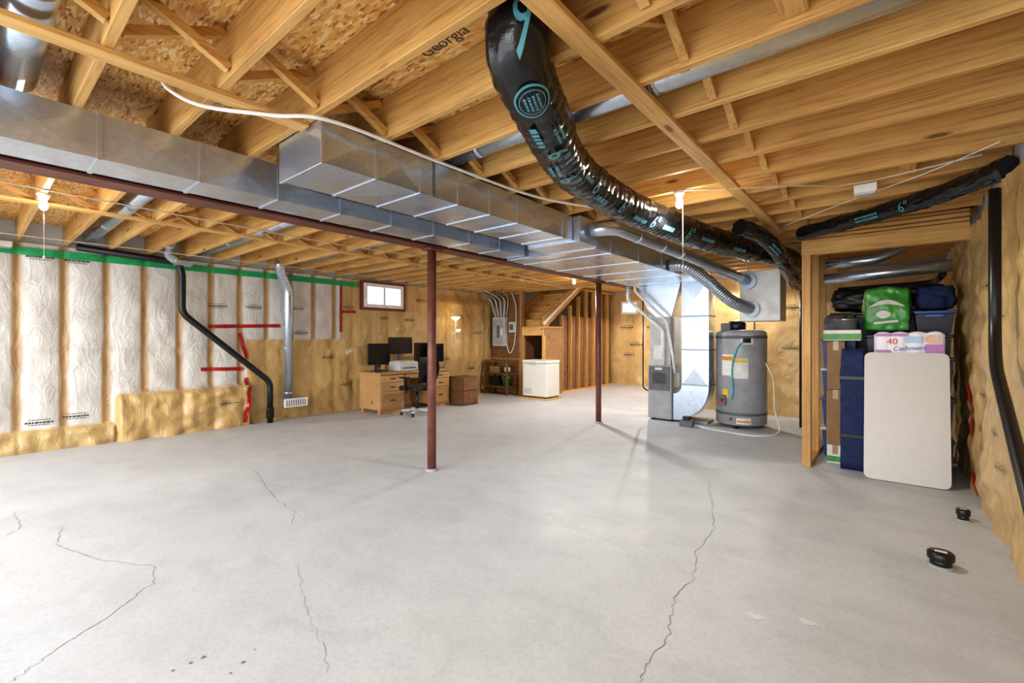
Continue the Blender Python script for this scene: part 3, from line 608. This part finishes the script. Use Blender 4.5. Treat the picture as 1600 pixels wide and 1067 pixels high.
nb=E('folding_chair_bag',(-.30,5.92,0),'tall navy blue carry bag standing beside the leaning table','bag')
t=bmesh.new(); bmesh.ops.create_cube(t,size=1); bmesh.ops.subdivide_edges(t,edges=t.edges[:],cuts=13,use_grid_fill=True)
for v in t.verts:
    p=v.co.copy(); w=1+.10*nz(p.x*3,p.y*3,p.z*9)+.05*nz(p.x*9,p.y*9,p.z*20); v.co=Vector((-.29+p.x*.21*w*(1-.15*max(0,p.z*2-.6)),5.91+p.y*.11*w,.625+p.z*1.25))
    if abs(p.x)>.49 and abs(p.y)>.49: v.co.x=-.29+(v.co.x+.29)*.88
for fc in t.faces: fc.smooth=True
m=MB(); m.add(t); m.build('bag_body',NAVY,nb)
for z in (.35,.95): MB().box(-.402,-.178,5.845,5.975,z-.02,z+.02,.004).build('strap',BLK,nb)
tb=E('folding_table',(.11,5.62,0),'grey-white plastic folding table top leaning upright against stacked bins','table')
L=1.23; ang=math.atan2(.20,1.2); M=Matrix.Translation((.115,5.60,.006))@Matrix.Rotation(-ang,4,'X')
r=.05; pts=[]
for cx,cz,a0 in ((.31-r,L-r,0),(-.31+r,L-r,PI/2),(-.31+r,r,PI),(.31-r,r,1.5*PI)):
    for k in range(7): a=a0+PI/2*k/6; pts.append((cx+r*math.cos(a),cz+r*math.sin(a)))
t=bmesh.new(); A=[t.verts.new((p[0],0,p[1])) for p in pts]; B=[t.verts.new((p[0],.042,p[1])) for p in pts]; n=len(A)
t.faces.new(A); t.faces.new(B[::-1])
for i in range(n): t.faces.new((A[i],B[i],B[(i+1)%n],A[(i+1)%n]))
bmesh.ops.bevel(t,geom=[e for e in t.edges if abs(e.verts[0].co.y-e.verts[1].co.y)<1e-5],offset=.006,segments=2,affect='EDGES'); bmesh.ops.transform(t,matrix=M,verts=t.verts)
m=MB(); m.add(t); m.build('table_top',TABLEW,tb)
for x in (-.2,.2): MB().box(x-.012,x+.012,.044,.066,.1,L-.15,.004,2,M).build('folded_leg',GREY,tb)
MB().box(-.05,.01,-.0015,0,.045,.055,0,2,M).build('maker_mark',LGREY,tb)
tp=E('tissue_pack',(.14,5.98,1.185),'white wrapped pack of toilet rolls on bins above the leaning table','pack')
t=bmesh.new(); bmesh.ops.create_cube(t,size=1); bmesh.ops.subdivide_edges(t,edges=t.edges[:],cuts=15,use_grid_fill=True)
for v in t.verts:
    p=v.co.copy(); lump=.014*abs(math.sin((p.x+.5)*PI*4)); k=1-.07*(abs(p.x)>.45)
    v.co=Vector((.14+p.x*.52,5.98+p.y*(.22+lump*(1 if abs(p.y)>.4 else 0)),1.185+(p.z+.5)*(.225+lump)*k+.012*(1-k)+(.006*nz(p.x*14,p.y*6,p.z*6) if p.z>-.45 else 0)))
for fc in t.faces: fc.smooth=True
m=MB(); m.add(t); m.build('wrap',PINKW,tp)
yf=5.855
MB().box(-.11,.01,yf,yf+.0015,1.195,1.245).build('printed_patch',LILAC,tp); MB().box(.26,.395,yf,yf+.0015,1.20,1.30).build('printed_patch',LILAC,tp); MB().box(-.11,.14,yf,yf+.0015,1.38,1.405).build('printed_patch',LILAC,tp); MB().box(.11,.24,yf,yf+.0015,1.315,1.378).build('printed_patch',PALEBLUE,tp)
m=MB(); m.poly([(.31+.055*math.cos(2*PI*k/20),yf,1.35+.045*math.sin(2*PI*k/20)) for k in range(20)]); m.build('printed_picture',SKIN,tp)
text('40',.085,(.02,yf-.001,1.325),(1,0,0),(0,0,1),REDT,tp); text('Cashmere',.060,(.15,yf-.001,1.262),(1,0,.06),(.12,0,1),BLUET,tp)
dp=E('paper_pack',(-.02,6.35,1.405),'large green plastic wrapped pack standing behind the toilet rolls','pack')
t=bmesh.new(); bmesh.ops.create_cube(t,size=1); bmesh.ops.subdivide_edges(t,edges=t.edges[:],cuts=19,use_grid_fill=True)
for v in t.verts:
    p=v.co*2; n=p.normalized(); q=p.lerp(n*1.2,.34); q+=n*.06*(nz(p.x*2.5,p.y*2.5,p.z*2.5+4)+.9*nz(p.x*6,p.y*6,p.z*6)+.5*nz(p.x*14,p.y*14,p.z*14)); v.co=Vector((-.025+q.x*.19,6.35+q.y*.17,1.63+q.z*.235))
mz=min(v.co.z for v in t.verts)
for v in t.verts: v.co.z+=1.405-mz
for fc in t.faces: fc.smooth=True
bv=BVHTree.FromBMesh(t); m=MB(); m.add(t); m.build('wrap',GPACK,dp)
def onpack(shape,mat,name,off=.004):
    m=MB(); g=[]
    for row in shape:
        rr=[]
        for x,z in row:
            h=bv.ray_cast(Vector((x,5.9,z)),Vector((0,1,0)))[0]; y=(h.y if h is not None else 6.2)-off; rr.append(m.bm.verts.new((x,y,z)))
        g.append(rr)
    for a,b in zip(g,g[1:]):
        for k in range(len(a)-1): m.bm.faces.new((a[k],a[k+1],b[k+1],b[k]))
    m.build(name,mat,dp)
onpack([[(-.17+.29*i/14,1.69+.05*math.sin(i/14*PI)+j*.024*math.sin(i/14*PI*.9+.15)) for i in range(15)] for j in (-1,-.5,0,.5,1)],PLATE,'printed_band')
onpack([[(-.13+.2*i/10,1.52+.012*j+.02*i/10) for i in range(11)] for j in (-1,0,1)],PLATE,'printed_band')
onpack([[(-.05+.06*math.cos(t_)*r_,1.61+.04*math.sin(t_)*r_) for t_ in [2*PI*k/20 for k in range(21)]] for r_ in (.02,.5,1)],PLATE,'printed_picture')
# ------------------------------------------------------------------ right wall pipe, caps
pipe('drain_pipe',[(.48,3.90,2.24),(.48,3.90,1.40),(.46,3.72,1.20),(.45,3.02,.79),(.44,2.3,.40),(.44,1.62,.04)],.028,ABS,'black pipe on the right wall dropping then slanting down toward the viewer','pipe',rad=.12)
def cap(u,v,r,h,label):
    p=at(u,v,z=0); e=E('floor_drain',(p.x,p.y,0),label,'drain','capped floor drains')
    MB().lathe([(r*.82,0),(r*.82,h*.55)],(p.x,p.y,0)).build('pipe_stub',ABS,e); MB().lathe([(r,h*.5),(r*1.02,h*.55),(r*1.02,h*.92),(r*.9,h),(.01,h)],(p.x,p.y,0),24).build('screw_cap',BLK,e)
    MB().box(p.x-r*.45,p.x+r*.45,p.y-r*.2,p.y+r*.2,h-.001,h+.003).build('label_sticker',PLATE,e)
    MB().lathe([(r*1.08,0),(r*1.0,.006),(r*.8,.010)],(p.x,p.y,0),18).build('grout_collar',GROUT,e)
cap(1470,884,.062,.085,'larger black capped drain stub on the floor at right'); cap(1505,813,.040,.085,'smaller black capped drain stub near the right wall')
# ------------------------------------------------------------------ left wall services
pipe('drain_pipe',[(-7.80,.9,2.50),(-7.80,1.95,2.44),(-7.80,2.0,2.30),(-7.80,2.0,1.72),(-7.72,3.17,.66),(-7.72,3.17,0)],.045,ABS,'black drain pipe bending diagonally down the white insulated wall','pipe',rad=.10)
ab=E('drain_fitting',(-7.72,3.17,0),'black coupling and clamp around foot of the diagonal drain pipe','pipe fitting')
MB().lathe([(.05,0),(.058,.005),(.058,.16),(.05,.17)],(-7.72,3.17,.08)).build('coupling',BLK,ab); MB().cyl((-7.72,3.17,.18),(-7.61,3.14,.22),.045).build('cleanout',BLK,ab)
wd=E('wall_duct',(-7.80,3.49,0),'round metal duct dropping down the insulated wall to a floor register','duct')
MB().sweep(fillet([(-7.55,3.25,2.62),(-7.66,3.30,2.46),(-7.78,3.49,2.18),(-7.80,3.49,.38)],.12,8),.075,20).build('pipe_body',GALV,wd)
for z in (2.1,1.2,.45): MB().cyl((-7.80,3.49,z-.02),(-7.80,3.49,z+.02),.081,None,20).build('crimp_joint',GALV,wd)
rg=E('floor_register',(-7.76,3.55,.24),'white slotted register box at the foot of the round wall duct','vent'); MB().box(-7.90,-7.68,3.40,3.72,.24,.37,.006).build('register_box',GALV,rg); MB().box(-7.68,-7.655,3.37,3.76,.22,.36,.004).build('grille',WHT,rg)
for k in range(9): MB().box(-7.656,-7.652,3.40+.038*k,3.415+.038*k,.24,.34).build('slot',DGREY,rg)
def boot(u,v,label):
    p=at(u,v,x=-7.7); e=E('duct_boot',(p.x,p.y,p.z-.2),label,'duct')
    MB().sweep(fillet([(p.x+.35,p.y-.05,2.63),(p.x+.12,p.y-.02,2.60),(p.x,p.y,2.52),(p.x-.02,p.y+.12,2.44)],.12,6),.06,18).build('elbow',GALV,e); MB().box(p.x-.1,p.x+.06,p.y+.08,p.y+.28,2.39,2.46,.006).build('boot_box',GALV,e)
boot(262,395,'metal elbow boot at wall top above the black drain pipe'); boot(-40,360,'metal elbow boot at top of the wall at far left')
# cables and white pipe under joists
pipe('water_pipe',[(-2.70,.60,2.64),(-2.68,.63,2.56),(-2.58,.75,2.490),(-2.40,1.0,2.483),(-2.25,1.25,2.495),(-2.23,2.0,2.49),(-2.19,2.9,2.495),(-1.98,3.5,2.50),(-1.7,3.75,2.50)],.010,PVC,'long white plastic pipe curving beside the smaller metal duct','pipe',smooth=True)
def cab(pts,label,r=.006,mat=CABLE): pipe('electrical_cable',pts,r,mat,label,'cable',smooth=True,seg=8,group='cables')
cab([(-5.0,-.5,2.514),(-5.1,1.0,2.514),(-5.2,3.0,2.514),(-5.0,5.0,2.514),(-5.3,7.0,2.514),(-5.4,8.4,2.514)],'cream cable running under the far bay joists in line with strapping')
cab([(-7.5,-.5,2.514),(-7.45,2.0,2.514),(-7.4,4.0,2.514),(-7.45,6.5,2.514),(-7.3,8.5,2.50)],'cream cable running along the top of the left wall')
cab([(-4.5,-.2,2.515),(-4.3,2,2.515),(-4.45,4.5,2.515),(-4.5,7.0,2.515)],'cream cable under far bay joists close behind the steel beam')
cab([(-1.24,3.6,2.514),(-.6,3.9,2.49),(-.2,4.25,2.514),(.45,4.1,2.514)],'cream cable from the bulb to the white box under joists')
cab([(-.85,5.4,2.514),(-.3,4.8,2.514),(.2,4.3,2.514),(.5,3.9,2.514)],'white cable under the joists above the alcove header',.004,WHT)
jb=E('junction_box',(-.14,4.37,2.44),'small white box fixed under the joists above the alcove','box'); MB().box(-.21,-.07,4.31,4.43,2.455,2.519,.008).build('housing',WHT,jb); MB().box(-.20,-.08,4.32,4.42,2.44,2.457,.004).build('cover',LGREY,jb)
# ------------------------------------------------------------------ lamps
def ceilbulb(x,y,zc,label,chain,mat,watts,holder=.042):
    e=E('ceiling_bulb',(x,y,zc-.16),label,'light','bare bulbs in lampholders')
    MB().lathe([(holder,zc),(holder*1.05,zc-.012),(holder*.75,zc-.03),(.024,zc-.05),(.02,zc-.07)],(x,y,0)).build('lampholder',WHT,e)
    t=bmesh.new(); bmesh.ops.create_icosphere(t,subdivisions=3,radius=.027)
    for v in t.verts: v.co=Vector((x+v.co.x*(.75 if v.co.z>.02 else 1),y+v.co.y*(.75 if v.co.z>.02 else 1),zc-.102+v.co.z*1.15))
    for fc in t.faces: fc.smooth=True
    m=MB(); m.add(t); m.build('bulb',mat,e)
    if chain: MB().cyl((x+.027,y,zc-.06),(x+.027,y,zc-chain),.0014,None,6).lathe([(.002,zc-chain-.03),(.006,zc-chain-.02),(.002,zc-chain)],(x+.027,y,0),8).build('pull_cord',WHT,e)
    l=bpy.data.lights.new('bulb_light','SPOT'); l.energy=watts; l.spot_size=math.radians(168); l.spot_blend=.35; l.shadow_soft_size=.03; l.color=(1,.97,.93)
    o=bpy.data.objects.new('bulb_light',l); col.objects.link(o); o.location=(x,y,zc-.18)
ceilbulb(-1.28,3.617,2.519,'bare lit bulb with long pull cord beside the thick black duct',.92,BULB,42)
ceilbulb(-5.23,.41,2.519,'bare lit bulb in the far bay at far left of the room',.5,BULB,20)
ceilbulb(-4.55,7.31,2.519,'small bare lit bulb near the stairs behind the farther post',0,BULB2,80)
ceilbulb(-4.60,10.96,2.519,'added bare bulb brightening the passage beyond the stairs',0,BULB2,85)  # extra bulb, added to brighten the passage
ceilbulb(-2.05,8.53,2.519,'added bare bulb brightening the space behind furnace and water heater',0,BULB,36)  # extra hidden bulb, added to lift the back of the room
tl=E('floor_lamp',(-7.55,7.1,0),'tall floor lamp with two glowing shades in the corner behind the desk','lamp')
MB().lathe([(.11,0),(.11,.02),(.02,.035)],(-7.55,7.1,0)).build('base',BLK,tl); MB().cyl((-7.55,7.1,.03),(-7.55,7.1,1.80),.009).build('pole',SILV,tl)
MB().lathe([(.03,1.78),(.08,1.82),(.105,1.85),(.10,1.85),(.07,1.83),(.02,1.80)],(-7.55,7.1,0)).build('lamp_shade',SHADE,tl); MB().lathe([(.02,1.52),(.04,1.54),(.05,1.57),(.045,1.57),(.035,1.55),(.01,1.535)],(-7.42,7.06,0)).build('lamp_shade',SHADE,tl)
MB().cyl((-7.55,7.1,1.45),(-7.42,7.06,1.525),.007).build('reading_arm',SILV,tl)
# ------------------------------------------------------------------ desk and things on it
dk=E('desk',(-7.25,5.52,0),'light oak pedestal desk with drawers along the left wall','desk')
MB().box(-7.62,-6.88,4.66,6.38,.72,.755,.004).build('desk_top',OAK,dk)
MB().box(-7.58,-7.56,5.25,5.80,.25,.72).build('modesty_panel',OAK,dk)
for y0,y1 in ((4.70,5.22),(5.84,6.34)):
    MB().box(-7.58,-6.93,y0,y1,.08,.72,.003,1).build('pedestal',OAK,dk)
    for z0,z1 in ((.10,.40),(.42,.56),(.58,.70)):
        d=MB().box(-6.935,-6.915,y0+.02,y1-.02,z0,z1,.004).build('drawer',OAK,dk); MB().box(-6.915,-6.895,(y0+y1)/2-.05,(y0+y1)/2+.05,(z0+z1)/2-.008,(z0+z1)/2+.008,.003).build('handle',BLK,d)
    for x in (-7.52,-7.0): MB().box(x-.03,x+.03,y0+.02,y1-.02,0,.08).build('foot',OAK,dk)
MB().box(-6.94,-6.92,5.24,5.82,.62,.71,.003).build('centre_drawer',OAK,dk)
def monitor(x,y,w,h,zb,rz,label):
    e=E('monitor',(x,y,.755),label,'monitor'); M=Matrix.Translation((x,y,0))@Matrix.Rotation(rz,4,'Z')
    MB().box(-.02,.015,-w/2,w/2,zb,zb+h,.006,2,M).build('housing',BLK,e); MB().box(.0155,.018,-w/2+.012,w/2-.012,zb+.015,zb+h-.012,0,2,M).build('screen',MONB,e)
    MB().box(-.06,-.02,-.025,.025,.77,zb+h*.6,.004,2,M).build('neck',DGREY,e); MB().box(-.13,.10,-.11,.11,.757,.772,.004,2,M).build('base',DGREY,e); return e
monitor(-7.38,4.98,.42,.40,.87,-.35,'small dark monitor at the left end of the desk')
monitor(-7.45,5.52,.56,.33,1.06,0,'wide dark monitor raised above the silver box in mid desk')
monitor(-7.40,6.00,.38,.40,.88,.10,'dark monitor behind the chair, third from left on desk'); monitor(-7.26,6.34,.38,.38,.88,.30,'dark monitor at the right end of the desk')
pr=E('printer',(-7.1,5.35,.757),'silver box shaped printer on the desk in front of the raised monitor','printer'); MB().box(-7.28,-6.95,5.13,5.56,.757,.93,.012).build('housing',SILV,pr); MB().box(-6.951,-6.944,5.2,5.5,.80,.83).build('paper_slot',DGREY,pr); MB().box(-7.24,-7.0,5.17,5.52,.93,.945,.005).build('top_lid',LGREY,pr)
sp=E('speaker',(-7.15,4.80,.757),'small dark speaker on the left front corner of the desk','speaker'); MB().box(-7.2,-7.1,4.76,4.84,.757,.90,.008).build('housing',BLK,sp); MB().cyl((-7.1,4.8,.82),(-7.097,4.8,.82),.03).build('cone',DGREY,sp)
fc_=E('filing_cabinet',(-6.8,6.62,0),'dark brown wooden two-drawer cabinet right of the oak desk','cabinet')
MB().box(-7.02,-6.62,6.42,6.86,0,.585,.004).build('carcass',DARKOAK,fc_)
for z0,z1 in ((.04,.29),(.31,.56)):
    d=MB().box(-6.622,-6.603,6.44,6.84,z0,z1,.004).build('drawer',DARKOAK,fc_); MB().box(-6.603,-6.588,6.60,6.68,(z0+z1)/2-.01,(z0+z1)/2+.01,.003).build('handle',COPPER,d)
    d=MB().box(-7.0,-6.64,6.405,6.422,z0,z1,.003).build('side_panel',DARKOAK,fc_)
cx,cy=-6.52,5.2
oc=E('office_chair',(cx,cy,0),'black office chair on castors pulled up to the desk','chair')
for k in range(5):
    a=2*PI*k/5+.3; d=Vector((math.cos(a),math.sin(a),0)); c=Vector((cx,cy,0))
    l=MB().bar(c+d*.02+Vector((0,0,.10)),c+d*.28+Vector((0,0,.085)),.04,.025).build('base_leg',LGREY,oc); MB().cyl(c+d*.28+Vector((-d.y*.02,d.x*.02,.028)),c+d*.28+Vector((d.y*.02,-d.x*.02,.028)),.028,None,14).build('castor',BLK,l)
MB().cyl((cx,cy,.09),(cx,cy,.44),.025).build('gas_column',BLK,oc)
MB().box(cx-.24,cx+.24,cy-.24,cy+.24,.44,.52,.03,3).build('seat',BLK,oc)
m=MB(); pts=[]
for k in range(9):
    t=k/8; z=.58+.46*t; dx=.22+.05*math.sin(PI*t)
    pts.append((dx+.06*t,z))
vs=[]
for j,(dx,z) in enumerate(pts):
    w=.20+.03*math.sin(PI*j/8)
    vs.append([m.bm.verts.new((cx+dx+.03*q*q,cy+w*q,z)) for q in (-1,-.5,0,.5,1)])
for a,b in zip(vs,vs[1:]):
    for k in range(4): m.bm.faces.new((a[k],a[k+1],b[k+1],b[k]))
bmesh.ops.solidify(m.bm,geom=m.bm.faces[:],thickness=.035); m.build('backrest',BLK,oc)
MB().bar((cx+.1,cy,.44),(cx+.27,cy,.46),.05,.02).bar((cx+.26,cy,.45),(cx+.29,cy,.75),.05,.02,(1,0,0)).build('back_support',BLK,oc)
for s in (-1,1): MB().bar((cx,cy+s*.26,.45),(cx,cy+s*.27,.67),.03,.04,(1,0,0)).box(cx-.14,cx+.12,cy+s*.27-.03,cy+s*.27+.03,.66,.69,.01).build('armrest',BLK,oc)
# ------------------------------------------------------------------ back corner: panel board, stairs, freezer
tag(MB().box(-7.93,-7.02,YB-.03,YB-.005,.9,2.45,.003,1).build('backing_board',PLYD),'dark plywood backing board behind the grey electrical panel','board')
ep=E('breaker_box',(-7.55,8.65,1.12),'grey electrical breaker box mounted on plywood board in the corner','breaker box')
MB().box(-7.78,-7.38,8.60,8.719,1.18,1.90,.006).build('cabinet',LGREY,ep); MB().box(-7.75,-7.41,8.59,8.60,1.22,1.86,.004).build('door',GREY,ep); MB().box(-7.62,-7.54,8.583,8.591,1.38,1.70).build('breaker_strip',DGREY,ep); MB().box(-7.50,-7.44,8.585,8.592,1.45,1.62).build('label_sheet',PLATE,ep)
mt=E('meter_box',(-7.2,8.68,1.5),'small grey box right of the breaker box on the plywood board','box'); MB().box(-7.28,-7.10,8.64,8.719,1.52,1.78,.006).build('housing',LGREY,mt); MB().box(-7.25,-7.13,8.633,8.641,1.58,1.72).build('door',DGREY,mt)
for i in range(13):
    x=-7.74+.029*i; j=i-6; cab([(x,8.66,1.905),(x+.012*j,8.64,2.10+.03*(i%3)),(x+.022*j,8.58-.02*(i%3),2.36),(x+.03*j+.12,8.2-.1*(i%4),2.50)],f'cable rising from the breaker box, {ORD[i]} from left',.010,(CABLE,WHT,BLK)[i%3])
cab([(-7.37,8.66,1.25),(-7.25,8.66,1.0),(-7.12,8.68,1.3),(-7.06,8.66,2.1),(-7.15,8.6,2.50)],'loose cable loop on the board right of the breaker box',.009,WHT)
ws=E('utility_shelf',(-7.3,8.5,0),'small dark wooden shelf stand cluttered below the breaker box','shelf')
for x in (-7.75,-7.04):
    for y in (8.3,8.66): MB().box(x-.02,x+.02,y-.02,y+.02,0,.85).build('leg',DARKOAK,ws)
for z in (.18,.50,.80): MB().box(-7.78,-7.01,8.27,8.69,z,z+.03).build('board',DARKOAK,ws)
bk=E('bucket',(-7.18,8.45,.21),'green plastic bucket on the lower board of the shelf stand','bucket'); MB().lathe([(.09,.211),(.11,.40),(.12,.40),(.12,.42),(.10,.42)],(-7.18,8.45,0)).build('tub',GREEN,bk); MB().sweep([( -7.18+.12*math.cos(a),8.42,.41+.06*math.sin(a)) for a in [PI*k/12 for k in range(13)]],.005,8).build('handle',WHT,bk)
tb2=E('tool_case',(-7.5,8.5,.21),'dark tool case on the lower board beside the green bucket','case'); MB().box(-7.7,-7.36,8.38,8.62,.211,.42,.012).build('case_body',BLK,tb2); MB().box(-7.57,-7.48,8.48,8.52,.42,.46,.008).build('handle',DGREY,tb2)
sb=E('shoe_box',(-7.5,8.45,.53),'small brown box on the middle board of the shelf stand','box'); MB().box(-7.66,-7.36,8.36,8.58,.531,.66,.004).build('carton',CARD,sb); MB().box(-7.67,-7.35,8.35,8.59,.655,.69,.004).build('lid',TAPET,sb)
pc=E('paint_can',(-7.16,8.45,.53),'grey paint can on the middle board of the shelf stand','can'); MB().lathe([(.075,.531),(.075,.70),(.08,.705),(.08,.715),(.05,.712)],(-7.16,8.45,0)).build('can_body',STEEL,pc); MB().lathe([(.0765,.56),(.0765,.67)],(-7.16,8.45,0)).build('paper_label',PLATE,pc)
ld=E('stair_landing',(-6.63,9.2,0),'wooden stair landing with open dark space beneath behind the freezer','landing')
MB().box(-6.95,-6.30,8.75,9.60,1.62,1.66).build('platform',PX,ld); MB().box(-6.95,-6.30,8.75,8.79,1.44,1.62).build('rim_board',PX,ld)
for x in (-6.93,-6.32): MB().box(x-.02,x+.02,8.75,8.84,0,1.44).build('post',PZ,ld)
MB().box(-6.91,-6.34,9.58,9.60,0,1.62).build('back_panel',VOID,ld); MB().box(-6.95,-6.93,8.84,9.58,0,1.62).build('side_panel',DARKOAK,ld); MB().box(-6.34,-6.32,8.84,9.58,0,1.62).build('side_panel',PLYM,ld)  # back panel coloured near-black to stand for the shade under the landing
st=E('staircase',(-6.75,9.5,1.66),'wooden staircase climbing from the landing up through the ceiling','stairs')
sx0,sx1=-7.25,-6.32; n=6; ry=.27; rz=.18
for k in range(n):
    y=9.0+ry*k; z=1.66+rz*(k+1)
    if z<2.74: MB().box(sx0,sx1-.04,y-.02,y+ry+.01,z-.03,z).build('tread',PX,st)
    MB().box(sx0,sx1-.04,y,y+.015,z-rz,min(z-.03,2.74)).build('riser',PX,st)
for x in (sx0-.04,sx1-.04): MB().prism([(x,8.80,1.67),(x,8.95,1.66),(x,10.62,2.74),(x,10.15,2.74),(x,8.80,1.90)],(.04,0,0)).build('stringer',PY,st)
MB().bar((sx1+.03,8.75,1.72),(sx1+.03,10.35,2.74),.03,.07).build('handrail',PVC,st)
sw=E('stud_wall',(-6.38,10.9,0),'open stud wall running back beneath the stairs beside the passage','wall frame')
MB().box(-6.43,-6.34,9.62,12.4,0,.04).build('bottom_plate',PY,sw); MB().box(-6.43,-6.34,10.75,12.4,2.66,2.70).build('top_plate',PY,sw)
for k in range(7):
    y=9.65+.4*k; MB().box(-6.43,-6.34,y-.02,y+.02,.04,min(2.66,1.98+.66*(y-9.65)-.02)).build('stud',PZ,sw)
MB().box(-6.455,-6.435,9.62,12.4,0,1.95).build('sheathing',PLYD,sw)
fz=E('chest_freezer',(-6.15,8.4,0),'white chest freezer standing on a wooden pad below the stairs','freezer')
MB().box(-6.5,-5.82,8.22,8.72,.06,.80,.015).build('body',FRZ,fz); MB().box(-6.51,-5.81,8.21,8.73,.805,.88,.02,3).build('lid',FRZ,fz); MB().box(-6.24,-6.08,8.195,8.215,.80,.84,.004).build('handle',LGREY,fz)
MB().box(-6.45,-6.25,8.212,8.222,.12,.24,.003).build('vent_grille',LGREY,fz)
for x in (-6.46,-5.86):
    for y in (8.26,8.68): MB().cyl((x,y,.03),(x,y,.065),.02).build('foot',BLK,fz)
tag(MB().box(-6.58,-5.75,8.14,8.73,0,.03,.004).build('floor_pad',plain('yellow_pad',(.55,.38,.14),.7)),'thin yellow pad on the floor under the chest freezer','pad')
# ------------------------------------------------------------------ light
w=bpy.data.worlds.new('world'); sc.world=w; w.use_nodes=True; bg=w.node_tree.nodes['Background']; bg.inputs[0].default_value=(.92,.96,1,1); bg.inputs[1].default_value=1.75
def area(loc,rot,sx,sy,p,c):
    l=bpy.data.lights.new('rear_fill','AREA'); l.shape='RECTANGLE'; l.size=sx; l.size_y=sy; l.energy=p; l.color=c  # added soft fill from behind the camera; no window stands there
    o=bpy.data.objects.new('rear_fill',l); col.objects.link(o); o.location=loc; o.rotation_euler=rot
area((-1.0,-2.8,1.4),(PI/2,0,PI),4.4,2.4,250,(.93,.965,1))
sl=bpy.data.lights.new('sun_fill','SUN'); sl.energy=1.1; sl.angle=math.radians(45); sl.color=(1,.98,.95)  # added directional fill entering through the open rear of the room
so=bpy.data.objects.new('sun_fill',sl); col.objects.link(so); so.rotation_euler=Vector((-.22,1,-.24)).to_track_quat('-Z','Y').to_euler()
sc.view_settings.view_transform='Standard'; sc.view_settings.exposure=.84
for lk in ('Medium High Contrast',):
    try: sc.view_settings.look=lk; break
    except Exception: pass
